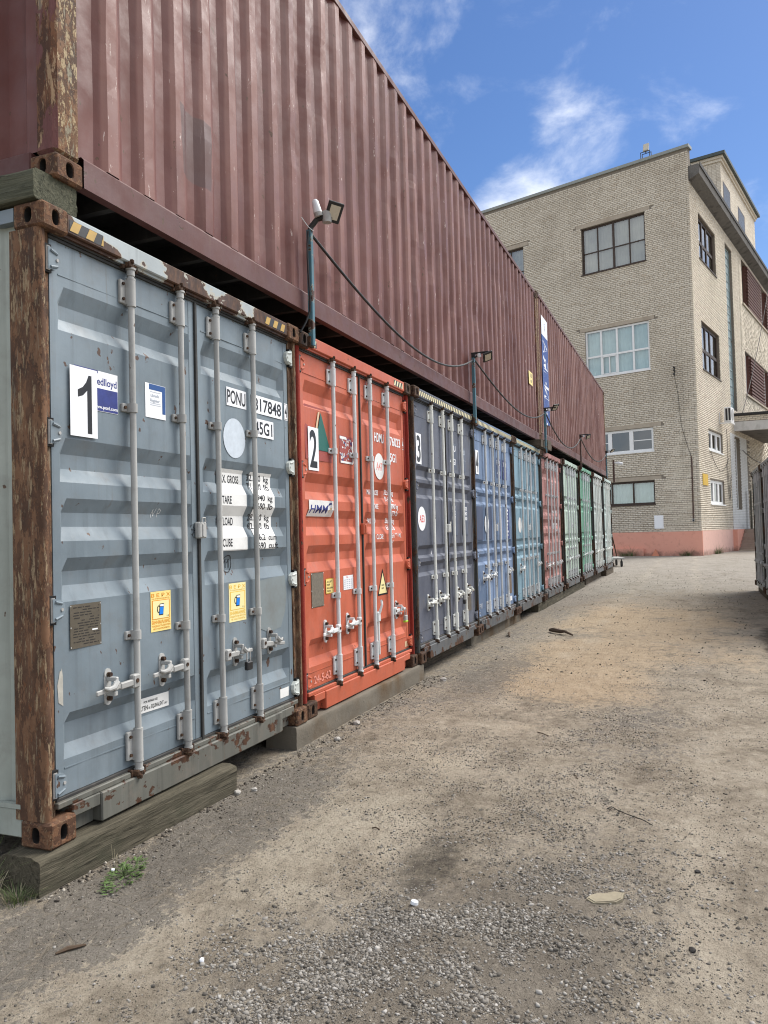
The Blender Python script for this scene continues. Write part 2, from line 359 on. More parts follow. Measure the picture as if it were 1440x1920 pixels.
# ------------------------------------------------------------------ materials of the place
GZ = -.16                                                  # ground level under the containers
def ground_mat():
    g = NT('packed_dirt_and_old_asphalt'); X, Y, Z = g.sep()
    def near(cx, cy, rx, ry, amp):
        mp = g.n('ShaderNodeMapping'); g.l(g.co, mp.inputs[0]); mp.inputs['Location'].default_value = (-cx/rx, -cy/ry, 0); mp.inputs['Scale'].default_value = (1/rx, 1/ry, 0)
        ln = g.n('ShaderNodeVectorMath', operation='LENGTH'); g.l(mp.outputs[0], ln.inputs[0])
        return g.math('MULTIPLY', g.mr(ln.outputs['Value'], .25, 1.15, 1, 0), amp)
    add = lambda *a: a[0] if len(a) == 1 else g.math('ADD', a[0], add(*a[1:]))
    n1 = g.noise(.55, 8, .62); n2 = g.noise(2.3, 9, .66, g.mapv((1, 1, 1), (5, 2, 0))); n3 = g.noise(11, 8, .7); n4 = g.noise(60, 5, .7); n5 = g.noise(24, 5, .78, g.mapv((.7, 1, 1), (3, 8, 0)))
    crumb = g.math('ADD', g.math('MULTIPLY', g.math('SUBTRACT', n5, .5), .55), g.math('MULTIPLY', g.math('SUBTRACT', n4, .5), .35))
    col = g.ramp(g.math('ADD', g.math('MULTIPLY', n2, .55), g.math('MULTIPLY', n3, .45)), (.36, (.180, .150, .113)), (.48, (.300, .256, .196)), (.62, (.415, .362, .284)))
    # orange builders' sand trodden into the middle of the yard
    sand = add(near(9.5, -1.9, 7.5, 2.2, .36), near(5.6, -1.4, 2.6, 1.0, .18), near(2.6, -1.1, 1.4, .8, .12), g.math('MULTIPLY', n1, .7), g.math('MULTIPLY', n2, .5))
    sand = g.math('ADD', sand, g.math('MULTIPLY', g.math('SUBTRACT', n3, .5), .5)); col = g.mix(g.math('MULTIPLY', g.mr(sand, .80, 1.0), .68), col, g.mix(n3, (.38, .275, .170), (.50, .385, .255)))
    pale = add(near(2.0, -1.0, 2.2, .5, .2), near(.4, -.75, 1.2, .45, .22), n2)
    col = g.mix(g.math('MULTIPLY', g.mr(pale, .60, .86), .6), col, (.41, .36, .28))
    # old asphalt showing through: along the containers, in patches on the road, everywhere farther off
    along = g.mr(Y, -1.15, -.1, 0, .20)
    far = g.mr(X, 9.5, 19., 0, .30)
    asp = add(along, far, near(3.5, -2.2, 2.1, .75, .18), near(5.4, -.75, 2.0, .5, .20), near(.6, -.35, 1.8, .40, .20), near(6.6, -2.6, 2.4, .5, .16), g.math('MULTIPLY', n2, .62), g.math('MULTIPLY', n3, .55), g.math('MULTIPLY', n4, .12))
    am = g.math('MULTIPLY', g.mr(g.math('ADD', asp, crumb), .80, .90), .74)
    ac = g.mix(n3, (.085, .078, .069), (.190, .175, .155)); ac = g.mix(g.mr(n4, .55, .72), ac, (.23, .21, .19))
    ac = g.mix(g.mr(X, 9., 22.), ac, g.mix(n2, (.25, .23, .203), (.36, .335, .298)))
    cr = g.voro(8.5, g.mapv((1, 1.35, 1), vec=None)); cw = g.noise(9, 4)
    crk = g.mr(g.math('ADD', cr, g.math('MULTIPLY', g.math('SUBTRACT', cw, .5), .34)), .0, .05, 1, 0)
    crk = g.math('MULTIPLY', crk, g.mr(X, 4, 9, 1, 0)); ac = g.mix(g.math('MULTIPLY', crk, .55), ac, g.mix(n3, (.035, .031, .027), (.30, .25, .185)))
    col = g.mix(am, col, ac)
    # damp dark gravelly soil in front, oil stain, litter by the right-hand row
    soil = add(near(-.22, -1.66, 1.15, .95, .30), near(.55, -2.25, 1.1, .6, .14), near(1.3, -1.85, 2.2, .9, .12), near(2.4, -1.2, 1.5, .6, .06), g.math('MULTIPLY', n3, .62), g.math('MULTIPLY', n2, .26))
    col = g.mix(g.math('MULTIPLY', g.mr(g.math('ADD', soil, crumb), .56, .76), .66), col, g.mix(n4, (.070, .060, .050), (.190, .168, .142)))
    oil = add(near(.82, -1.46, .62, .27, .50), g.math('MULTIPLY', n3, .55), g.math('MULTIPLY', crumb, .6), .075); col = g.mix(g.math('MULTIPLY', g.mr(oil, .58, .95), .74), col, (.036, .031, .026))
    lit = add(near(8.6, -3.9, 2.6, .75, .50), g.math('MULTIPLY', n2, .55), g.math('MULTIPLY', n3, .25)); col = g.mix(g.math('MULTIPLY', g.mr(lit, .62, .78), .85), col, (.058, .045, .034))
    col = g.mix(g.math('MULTIPLY', g.mr(n4, .58, .74), .55), col, (.44, .39, .32)); col = g.mix(g.math('MULTIPLY', g.mr(g.noise(85, 4, .7), .60, .72), .6), col, (.050, .041, .033))
    sv = g.mapv((.5, 3.2, 1), (2, 6, 0)); col = g.mix(g.math('MULTIPLY', g.mr(g.noise(3, 7, .7, sv), .55, .70), .34), col, (.105, .090, .073))
    col = g.mix(g.math('MULTIPLY', g.mr(n5, .56, .66), .50), col, (.085, .070, .054)); col = g.mix(g.math('MULTIPLY', g.mr(n5, .44, .36), .30), col, (.42, .375, .30))
    rut = g.mr(g.math('ABSOLUTE', g.math('SUBTRACT', g.math('ABSOLUTE', g.math('ADD', g.math('ADD', Y, 1.95), g.math('MULTIPLY', g.math('SUBTRACT', g.noise(.35, 2, .5), .5), .5))), .72)), .02, .20, 1, 0)
    col = g.mix(g.math('MULTIPLY', g.math('MULTIPLY', rut, g.mr(n2, .40, .62)), .34), col, (.43, .375, .295))
    nb = g.bump(n3, 1.0, .05); nb = g.bump(n5, .9, .02, nb); nb = g.bump(n4, 1.0, .014, nb); nb = g.bump(g.noise(190, 4, .7), .8, .004, nb); nb = g.bump(g.math('MULTIPLY', g.math('MULTIPLY', crk, am), -1.), .5, .012, nb)
    return g.done(col, .93, nb, spec=.15)
def stone_mat(name, *st):
    g = NT(name); geo = g.n('ShaderNodeNewGeometry'); r = geo.outputs['Random Per Island']
    col = g.ramp(r, *st); col = g.mix(g.math('MULTIPLY', g.noise(120, 4, .7), .5), col, (.10, .09, .075))
    return g.done(col, .85, g.bump(g.noise(220, 3), .3, .002), spec=.25)
def wood_mat(name, a, b, c, end=(.1, .09, .06)):
    g = NT(name); v = g.mapv((1.2, 16, 16), rnd=13.0); n1 = g.noise(2.2, 9, .72, v, 1.2); n2 = g.noise(7, 8, .75, g.mapv((.45, 7, 7), rnd=13.0), .4)
    col = g.ramp(n1, (.30, a), (.52, b), (.72, c)); col = g.mix(g.math('MULTIPLY', g.mr(n2, .55, .66), .8), col, tuple(x*.28 for x in a))
    col = g.mix(g.math('MULTIPLY', g.mr(g.noise(3.5, 8, .7), .52, .75), .5), col, end)
    return g.done(col, .88, g.bump(g.math('ADD', n1, n2), .8, .010), spec=.2)
def concrete(name, a, b, stain=(.12, .085, .05), amt=.5):
    g = NT(name); n1 = g.noise(3.2, 9, .65, g.mapv(rnd=9.0)); n2 = g.noise(45, 5, .7)
    col = g.mix(n1, a, b); col = g.mix(g.math('MULTIPLY', g.mr(g.noise(1.7, 6, .6, g.mapv((1, 1, .6), (3, 3, 1), rnd=9.0)), .48, .68), amt), col, stain)
    col = g.mix(g.math('MULTIPLY', g.mr(n2, .6, .72), .5), col, tuple(x*.4 for x in a))
    return g.done(col, .9, g.bump(g.math('ADD', n1, n2), .5, .010), spec=.2)
def brick_mat(name, *st):
    g = NT(name); geo = g.n('ShaderNodeNewGeometry'); r = geo.outputs['Random Per Island']
    r = g.math('FRACT', g.math('ADD', r, g.rand)); col = g.ramp(r, *st)
    X, Y, Z = g.sep(geo.outputs['Position']); pv = g.mapv((1, 1, 1), vec=geo.outputs['Position'])
    col = g.mix(g.math('MULTIPLY', g.mr(g.noise(.33, 6, .65, pv), .42, .72), .30), col, (.28, .235, .18))
    col = g.mix(g.math('MULTIPLY', g.mr(g.noise(9, 6, .7, pv), .5, .8), .40), col, (.17, .14, .11))
    sv = g.mapv((2.4, 2.4, .16), vec=geo.outputs['Position']); col = g.mix(g.math('MULTIPLY', g.mr(g.noise(1.0, 6, .65, sv), .55, .76), .26), col, (.16, .135, .105))
    return g.done(col, .88, g.bump(g.noise(30, 4, .7, pv), .3, .008), spec=.2)
def glass_mat(name, tint=(.90, .94, .93)):
    g = NT(name); g.t.nodes.remove(g.b)
    tr = g.n('ShaderNodeBsdfTransparent'); tr.inputs[0].default_value = (*tint, 1)
    gl = g.n('ShaderNodeBsdfGlossy'); gl.inputs['Roughness'].default_value = .03
    fr = g.n('ShaderNodeFresnel'); fr.inputs[0].default_value = 1.52
    nb = g.bump(g.noise(.9, 2), .06, .05); g.l(nb, gl.inputs['Normal']); g.l(nb, fr.inputs['Normal'])
    mx = g.n('ShaderNodeMixShader'); g.l(g.math('ADD', g.math('MULTIPLY', fr.outputs[0], 1.2), .10, True), mx.inputs[0])
    g.t.links.new(tr.outputs[0], mx.inputs[1]); g.t.links.new(gl.outputs[0], mx.inputs[2]); g.t.links.new(mx.outputs[0], g.out.inputs[0])
    return g.mat
def render_plaster(name, a, b, c):
    g = NT(name); col = g.mix(g.noise(1.1, 6, .6), a, b); col = g.mix(g.math('MULTIPLY', g.mr(g.noise(4, 9, .72), .52, .74), .7), col, c)
    Z = g.sep(g.n('ShaderNodeNewGeometry').outputs['Position'])[2]
    f = g.math('ADD', g.mr(Z, GZ, .45, .30, 0), g.math('MULTIPLY', g.noise(3.2, 7, .7), .55)); col = g.mix(g.math('MULTIPLY', g.mr(f, .40, .62), .7), col, (.21, .13, .10))
    return g.done(col, .9, g.bump(g.noise(14, 7, .7), .5, .02), spec=.15)
M = {}
M['ground'] = ground_mat()
M['gravel'] = stone_mat('crushed_stone', (0., (.070, .062, .052)), (.25, (.145, .130, .110)), (.55, (.225, .206, .180)), (.85, (.32, .30, .268)), (1., (.48, .455, .42)))
M['grit'] = stone_mat('dark_grit', (0., (.035, .03, .026)), (.45, (.10, .082, .064)), (.75, (.22, .185, .14)), (1., (.45, .41, .35)))
M['post'] = rusty('flaking_rust_post', (1.05, 1.02, .98), .50, .22); M['casting'] = rusty('rusted_casting', (1.0, .92, .86), .15, 1.)
M['casting_dark'] = rusty('dark_casting', (.55, .53, .52), .06, 1.)
M['post_dark'] = rusty('dark_rusted_post', (.50, .50, .50), .25, .3, (.055, .058, .055), .5)
M['upper_post'] = rusty('scraped_maroon_post', (1.15, 1.12, 1.05), 1.0, .55)
M['upper_post_face'] = rusty('chipped_maroon_post', (1., .85, .8), 1.0, .25, (.145, .062, .060), .50)
M['cam'] = rusty('greasy_rusted_cam', (.50, .50, .50), .10, 1.0)
M['rubber'] = plain('perished_rubber', (.030, .030, .029), .75, .5, 9, dirt=.35)
M['black'] = plain('hinge_slot_shade', (.006, .006, .006), .8, .1)
M['steel'] = plain('grey_galvanised_steel', (.36, .355, .34), .55, .25, 30, dirt=.35)
M['rod'] = paint('grey_rod_paint', (.36, .36, .345), dirt=.42, chips=.5, streak=.55, scuff=.45, scuffc=(.22, .20, .18), fade=.5)
M['rod_white'] = paint('white_rod_paint', (.70, .705, .66), dirt=.22, chips=.55, streak=.3, fade=.3, scuff=.12, scuffc=(.25, .2, .17))
M['rod_pale'] = paint('pale_grey_rod_paint', (.60, .615, .615), dirt=.30, chips=.75, streak=.5, fade=.4, scuff=.25, scuffc=(.2, .15, .12))
M['rod_grey'] = paint('weathered_silver_rod_paint', (.44, .445, .44), dirt=.35, chips=.5, streak=.6, fade=.5)
M['white'] = plain('white_vinyl', (.80, .81, .83), .42, .04, 6, dirt=.10)
M['white_old'] = plain('aged_white_vinyl', (.74, .74, .72), .5, .06, 6, dirt=.22)
M['ink'] = plain('black_ink', (.012, .012, .014), .45, .1)
M['navy'] = plain('navy_print', (.028, .040, .19), .45, .45, 22, dirt=.1)
M['blue'] = plain('blue_print', (.02, .075, .24), .42, .1)
M['sky_blue'] = plain('bright_blue_print', (.01, .20, .72), .4, .05)
M['grey_print'] = plain('grey_print', (.40, .44, .50), .5, .1)
M['yellow'] = plain('yellow_vinyl', (.82, .66, .24), .45, .05, 7, dirt=.06)
M['pale_yellow'] = plain('pale_yellow_vinyl', (.82, .72, .36), .45, .05, 7, dirt=.06)
M['amber'] = plain('amber_print', (.72, .27, .015), .45, .05)
M['faded_amber'] = plain('faded_yellow_print', (.76, .47, .06), .45, .05)
M['plate'] = plain('tarnished_brass_plate', (.115, .098, .072), .55, .35, 30, metal=.3, dirt=.4)
M['tape_y'] = plain('hazard_yellow', (.46, .29, .07), .5, .25, 12, dirt=.45)
M['tape_c'] = plain('hazard_cream', (.74, .66, .40), .5, .12, 12, dirt=.15)
M['tape_k'] = plain('hazard_black', (.025, .025, .026), .5, .3)
M['green'] = plain('dark_green_print', (.014, .115, .095), .5, .12, 9)
M['red_old'] = plain('older_red_patch', (.30, .060, .045), .5, .1, 5)
M['cream'] = plain('cream_print', (.62, .45, .28), .5, .08)
M['red_ink'] = plain('red_ink', (.62, .07, .06), .5, .1)
M['torn'] = plain('torn_sticker', (.55, .47, .47), .6, .6, 26, dirt=.3)
M['lamp_black'] = plain('black_powder_coat', (.018, .018, .019), .45, .15)
M['lamp_lens'] = plain('led_lens', (.52, .47, .37), .25, .06)
M['lamp_white'] = plain('white_plastic', (.66, .68, .70), .4, .06)
M['pole'] = paint('blue_green_pole_paint', (.060, .150, .190), rust=.34, dirt=.4, chips=.8, rust_scale=7, rough=.45)
M['pole_brown'] = paint('brown_pole_paint', (.075, .04, .032), rust=.3, dirt=.3, rust_scale=7)
M['cable'] = plain('black_cable', (.014, .014, .015), .5, .2)
M['timber'] = wood_mat('weathered_sleeper', (.045, .040, .028), (.088, .078, .055), (.145, .125, .090), (.036, .040, .024))
M['timber_green'] = wood_mat('mossy_timber', (.050, .053, .036), (.092, .093, .064), (.150, .142, .100), (.034, .038, .024))
M['timber_dark'] = wood_mat('dark_timber', (.055, .043, .033), (.105, .084, .062), (.165, .130, .092), (.05, .04, .03))
M['kerb'] = concrete('old_kerb_concrete', (.105, .092, .072), (.195, .172, .138), (.105, .062, .028), .8)
M['brick'] = brick_mat('silicate_brick', (0., (.57, .505, .405)), (.3, (.63, .565, .46)), (.65, (.655, .59, .485)), (.9, (.69, .625, .515)), (1., (.56, .48, .375)))
M['mortar'] = plain('dark_mortar', (.20, .172, .138), .95, .25, 8)
M['lintel'] = concrete('lintel_concrete', (.34, .29, .23), (.44, .38, .30), (.25, .20, .15), .35)
M['concrete_pale'] = concrete('pale_fascia_concrete', (.44, .43, .41), (.60, .585, .56), (.25, .23, .2), .4)
M['concrete_dark'] = concrete('stain_and_shade_concrete', (.10, .094, .086), (.17, .16, .147), (.055, .05, .046), .7)
M['plinth'] = render_plaster('salmon_plinth_render', (.66, .305, .225), (.74, .38, .29), (.50, .24, .18))
M['plinth_pale'] = render_plaster('faded_plinth_render', (.62, .38, .32), (.70, .46, .39), (.44, .29, .24))
M['glass'] = glass_mat('window_glass'); M['glass_dark'] = glass_mat('dark_window_glass', (.25, .28, .28))
M['room'] = plain('dim_room', (.09, .085, .08), .9, .2)
M['frame_white'] = plain('white_upvc', (.74, .74, .73), .4, .05, 10, dirt=.10)
M['frame_brown'] = plain('dark_brown_wood', (.045, .028, .020), .6, .35, 12, dirt=.2)
M['curtain'] = plain('pale_blind', (.50, .60, .58), .8, .25, 2.5); M['curtain_warm'] = plain('yellowed_pane_paper', (.36, .35, .31), .8, .3, 1.2)
M['rib'] = plain('oxblood_rib', (.115, .048, .036), .7, .25, 9, dirt=.2)
M['roof_felt'] = plain('black_roofing', (.030, .029, .028), .8, .3); M['tower_trim'] = plain('dark_green_flashing', (.060, .075, .070), .5, .2, 8); M['roof_metal'] = plain('green_grey_flashing', (.24, .255, .235), .5, .2, 8)
M['strip'] = paint('blue_green_strip_glazing', (.24, .31, .32), rust=.25, dirt=.6, rust_scale=3, fade=.6)
M['white_paint'] = plain('white_limewash', (.63, .635, .625), .8, .10, 6, dirt=.25)
M['step'] = concrete('worn_step_concrete', (.24, .19, .15), (.38, .30, .25), (.20, .11, .08), .5)
M['ochre'] = plain('ochre_notice', (.58, .36, .03), .6, .25, 9, dirt=.25)
M['cardboard'] = plain('tan_slab', (.27, .235, .165), .9, .35, 40, dirt=.5)
M['dark_bit'] = plain('dark_scrap_and_hole_shade', (.022, .019, .017), .8, .4)
M['twig'] = plain('dry_twig', (.085, .058, .038), .9, .4, 30)
M['leaf'] = plain('weed_leaf', (.075, .130, .030), .6, .4, 30); M['leaf_dark'] = plain('dull_weed_leaf', (.075, .105, .038), .7, .4, 30)
M['straw'] = plain('dry_straw', (.34, .29, .19), .8, .3, 30); M['grass'] = plain('grass_blade', (.13, .17, .06), .7, .4, 30)
M['lime'] = plain('lime_plastic', (.36, .55, .04), .5, .1)

# ------------------------------------------------------------------ ground: one sheet, finely shaped where the camera stands
def gh(x, y):
    x = np.asarray(x, float); y = np.asarray(y, float)
    near = np.clip(1-np.hypot(x-1, y+1.3)/14, 0, 1)
    h = (fnoise(x*.9+40, y*.9+40, 4)-.47)*.060*near+(fnoise(x*6+11, y*6+3, 4)-.46)*.030*near
    wob = (fnoise(x*.5+3, x*0+2, 2)-.37)*.5
    h = h-.014*near*(np.exp(-((y+1.23+wob)/.14)**2)+np.exp(-((y+2.67+wob)/.14)**2))
    h = h+.018*np.exp(-(((x+.32)/.5)**2+((y+1.66)/.45)**2))
    h = h*np.clip((-y-.02)/.25, .25, 1)
    h = h-.018*np.exp(-((x-.8)**2/.25+(y+1.46)**2/.04))
    return GZ+h
def axis(lo, hi, step, far_lo, far_hi):
    a = list(np.arange(lo, hi+1e-6, step)); s = step
    while a[-1] < far_hi: s *= 1.35; a.append(a[-1]+s)
    s = step
    while a[0] > far_lo: s *= 1.35; a.insert(0, a[0]-s)
    return np.array(a)
ax_, ay_ = axis(-1.6, 5.0, .022, -400, 700), axis(-3.4, .4, .022, -500, 500)
gx, gy = np.meshgrid(ax_, ay_, indexing='ij'); gz = gh(gx, gy); nx, ny = gx.shape
me = bpy.data.meshes.new('ground'); vv = np.stack([gx, gy, gz], -1).reshape(-1, 3)
ii = np.arange(nx*ny).reshape(nx, ny); ff = np.stack([ii[:-1, :-1], ii[1:, :-1], ii[1:, 1:], ii[:-1, 1:]], -1).reshape(-1, 4)
me.vertices.add(len(vv)); me.vertices.foreach_set('co', vv.ravel()); me.loops.add(ff.size); me.polygons.add(len(ff))
me.loops.foreach_set('vertex_index', ff.ravel()); me.polygons.foreach_set('loop_start', np.arange(0, ff.size, 4)); me.polygons.foreach_set('use_smooth', np.ones(len(ff), bool))
me.update(); me.validate(); me.materials.append(M['ground'])
tag(obj('ground', me), 'sandy packed dirt yard over broken asphalt', None, kind='structure')
# ------------------------------------------------------------------ lettering, decals
_tc = {}
def text2d(s):
    if s in _tc: return _tc[s]
    cu = bpy.data.curves.new('t', 'FONT'); cu.body = s; cu.resolution_u = 4; cu.offset = .018; o = bpy.data.objects.new('t', cu); COL.objects.link(o)
    bpy.context.view_layer.update(); me = o.evaluated_get(bpy.context.evaluated_depsgraph_get()).to_mesh()
    r = ([(v.co.x, v.co.y) for v in me.vertices], [tuple(p.vertices) for p in me.polygons])
    o.evaluated_get(bpy.context.evaluated_depsgraph_get()).to_mesh_clear(); bpy.data.objects.remove(o); bpy.data.curves.remove(cu)
    _tc[s] = r; return r
CAP = max(v[1] for v in text2d('H')[0])
def T(s, x, z, h, w=None, sx=.62, rot=0., shear=0., centre=False):
    """lettering with cap height h at (x, z); w fixes the width; returns flat polygons"""
    vs, fs = text2d(s); k = h/CAP; xs = [v[0] for v in vs]; x0, x1 = min(xs), max(xs)
    kx = w/(x1-x0) if w else k*sx; c, sn = math.cos(rot), math.sin(rot); out = []
    off = -(x1-x0)*kx/2 if centre else 0
    for v in vs:
        a = (v[0]-x0)*kx+off+shear*v[1]*k; b = v[1]*k; out.append((x+a*c-b*sn, z+a*sn+b*c))
    return out, fs
def RECT(x0, x1, z0, z1): return [(x0, z0), (x1, z0), (x1, z1), (x0, z1)], [(0, 1, 2, 3)]
def POLY(*p): return list(p), [tuple(range(len(p)))]
def DISC(x, z, rx, rz, n=28): return [(x+rx*math.cos(2*math.pi*k/n), z+rz*math.sin(2*math.pi*k/n)) for k in range(n)], [tuple(range(n))]
def RING(x, z, rx, rz, t, n=24):
    v = [(x+(rx-t*j)*math.cos(2*math.pi*k/n), z+(rz-t*j)*math.sin(2*math.pi*k/n)) for j in (0, 1) for k in range(n)]
    return v, [(k, (k+1) % n, n+(k+1) % n, n+k) for k in range(n)]
def LINE(pts, t):
    vs = []; fs = []
    for (a, b), (c, d) in zip(pts[:-1], pts[1:]):
        l = math.hypot(c-a, d-b) or 1; ex, ez = -(d-b)/l*t/2, (c-a)/l*t/2; o = len(vs)
        vs += [(a+ex, b+ez), (a-ex, b-ez), (c-ex, d-ez), (c+ex, d+ez)]; fs.append((o, o+1, o+2, o+3))
    return vs, fs
def decal(name, layers, parent, yf, folds=(), lift=.0, loc=(0, 0, 0), label=None):
    """layers of (polygons, material) laid one above the other on the surface y = yf(x, z), creased at the folds"""
    mb = MB(); mats = []; boxes = []
    try:                                                    # a stiff sticker bridges the waves of a buckled panel
        yf(0, 0, True); p0 = layers[0][0][0]; a0, a1, b0, b1 = min(p[0] for p in p0), max(p[0] for p in p0), min(p[1] for p in p0), max(p[1] for p in p0)
        off = min(yf(a0+(a1-a0)*i/5, b0+(b1-b0)*j/5)-yf(a0+(a1-a0)*i/5, b0+(b1-b0)*j/5, True) for i in range(6) for j in range(6)); surf = lambda x, z: yf(x, z, True)+off+.001
    except TypeError: surf = yf
    for i, (shape, mt) in enumerate(layers):
        bx = (min(a for a, b in shape[0]), max(a for a, b in shape[0]), min(b for a, b in shape[0]), max(b for a, b in shape[0]))
        lev = 1+max([l for q, l in boxes if not (q[0] > bx[1] or q[1] < bx[0] or q[2] > bx[3] or q[3] < bx[2])], default=0); boxes.append((bx, lev))
        bm = bmesh.new(); vs = [bm.verts.new((a, 0, b)) for a, b in shape[0]]
        for f in shape[1]:
            try: bm.faces.new([vs[k] for k in f])
            except ValueError: pass
        zs = [b for a, b in shape[0]]
        for fz in folds:
            if min(zs) < fz < max(zs):
                bmesh.ops.bisect_plane(bm, geom=bm.verts[:]+bm.edges[:]+bm.faces[:], plane_co=(0, 0, fz), plane_no=(0, 0, 1), dist=1e-6)
        bm.verts.index_update(); bm.normal_update()
        for f in bm.faces:
            if f.normal.y > 0: f.normal_flip()
        pts = [(v.co.x, surf(v.co.x, v.co.z)-.0020-lift-.0006*lev, v.co.z) for v in bm.verts]; bm.verts.ensure_lookup_table()
        if mt not in mats: mats.append(mt)
        mb.add(pts, [tuple(v.index for v in f.verts) for f in bm.faces], mats.index(mt)); bm.free()
    o = mb.build(name, mats, parent, loc=loc)
    if label: o['label'] = label
    return o

# ------------------------------------------------------------------ shipping containers
CW, CH = 2.438, 2.896
YD = .065                                                   # face of the doors behind the corner castings
PROF_A = [(2.556, 0), (2.474, 1), (2.407, 1), (2.346, 0), (1.841, 0), (1.768, 1), (1.698, 1), (1.633, 0), (1.558, 0), (1.492, 1), (1.425, 1), (1.357, 0),
          (1.279, 0), (1.216, 1), (1.150, 1), (1.075, 0), (.563, 0), (.512, 1), (.417, 1), (.355, 0)]
PROF_B = [(2.078, 0), (2.036, 1), (1.970, 1), (1.930, 0), (1.895, 0), (1.848, 1), (1.770, 1), (1.726, 0), (1.222, 0), (1.180, 1), (1.116, 1), (1.086, 0),
          (1.046, 0), (1.000, 1), (.931, 1), (.893, 0)]
ZD0, ZD1 = .195, 2.758
RODS = (.621, 1.041, 1.397, 1.822)
_mc = {}
def cached(key, mats, fn, smooth=False):
    k = (key,)+tuple(m.name for m in mats)
    if k not in _mc: mb = MB(); fn(mb); _mc[k] = mb.mesh(key.split('|')[0], mats, smooth)
    return _mc[k]
def g_casting(side, face):                                  # side: -1 left, 1 right ; front face looks to -Y
    def fn(mb):
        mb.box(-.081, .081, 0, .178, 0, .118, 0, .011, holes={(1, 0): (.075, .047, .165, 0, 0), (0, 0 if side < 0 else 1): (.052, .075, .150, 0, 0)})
    return fn
def g_rod(z0, z1):
    def fn(mb):
        mb.tube([(0, 0, z0), (0, 0, z1)], .0168, 14)
    return fn
def g_guide(h, plate):
    def fn(mb):
        h2 = h/2; n = 9
        pts = [(.0235*math.cos(a), -.0235*math.sin(a)) for a in [math.pi*k/(n-1) for k in range(n)]]
        prof = [(.024, .034)]+[(x, y) for x, y in pts]+[(-.024, .034)]
        mb.prism(prof[::-1], -h2, h2, 0)
        e = .050 if plate else .047
        mb.box(-e-.012, -.022, .016, .034, -h2*.96, h2*.96, 0, .004); mb.box(.022, e-.006, .016, .034, -h2*.96, h2*.96, 0, .004)
        for zb in ((-h2*.62, h2*.62) if plate else (0,)):
            for xb in (-.043, .034): mb.tube([(xb, .018, zb), (xb, .007, zb)], .0085, 6, 1)
        if plate:
            for zz_ in (-h2-.010, h2): mb.tube([(0, 0, zz_), (0, 0, zz_+.010)], .0245, 12, 0)
    return fn
def g_cam(up):
    def fn(mb):
        s = 1 if up else -1
        mb.tube([(0, 0, 0), (0, 0, s*.032)], [.0215, .0205], 12, 1); mb.tube([(0, 0, s*.032), (0, 0, s*.042)], .026, 12, 1)
        mb.tube([(0, 0, s*.042), (0, 0, s*.062)], .018, 10, 0)
        R = Matrix.Rotation(.35, 3, 'Z')
        mb.box(-.040, .014, -.014, .022, s*.052-.014, s*.052+.018, 0, .006, R); mb.box(.012, .042, -.020, .010, s*.064-.014, s*.064+.014, 0, .006, R)
        mb.box(-.030, -.012, -.026, .004, s*.070-.010, s*.070+.012, 0, .004, R)
        mb.tube([(.03, .012, s*.050), (.052, .012, s*.058)], .011, 8, 0); mb.tube([(-.05, .016, s*.058), (-.03, .016, s*.058)], .013, 8, 0)
        mb.box(-.058, -.040, 0, .034, s*.056-.026, s*.056+.026, 0, .004); mb.box(.044, .060, 0, .034, s*.056-.026, s*.056+.026, 0, .004)
    return fn
def g_handle(s, drop=0.0, L=.315):                          # s=-1 lever points left, 1 right
    def fn(mb):
        mb.box(min(0, s*.052), max(0, s*.052), -.030, .004, -.036, .034, 0, .007, at=(s*.010, 0, .002))
        mb.tube([(s*.036, -.034, .004), (s*.036, -.028, .004)], .011, 10, 1)
        ca = Matrix.Rotation(s*drop, 3, 'Y')
        mb.box(min(s*.05, s*L), max(s*.05, s*L), -.022, -.010, -.012, .012, 0, .004, ca)
        mb.box(min(s*.05, s*.15), max(s*.05, s*.15), -.026, -.006, -.017, .016, 0, .005, ca)
    return fn
def g_latch(s):
    def fn(mb):                                             # catch and hasp that hold the lever, bolted to the door
        mb.prism([(-.024, .036), (-.024, .028), (.024, .028), (.024, .036)], -.072, .060, 0)
        mb.tube([(0, .036, .060), (0, .026, .060)], .024, 12, 0); mb.tube([(0, .036, -.072), (0, .026, -.072)], .024, 12, 0)
        mb.tube([(0, .030, .054), (0, .006, .054)], .012, 8, 1); mb.tube([(0, .030, -.062), (0, .008, -.062)], .013, 8, 1)
        mb.box(-.018, .018, -.034, -.024, -.020, .030, 0, .005, Matrix.Rotation(s*.25, 3, 'Y')); mb.box(-.010, .010, -.034, .03, .022, .044, 0, .004)
        mb.tube([(0, -.030, .020), (s*.028, -.036, -.002), (s*.060, -.032, -.006), (s*.085, -.026, .004)], [.016, .014, .011, .006], 8, 0)
        mb.box(-.012, .012, -.026, .03, -.050, -.026, 0, .004)
    return fn
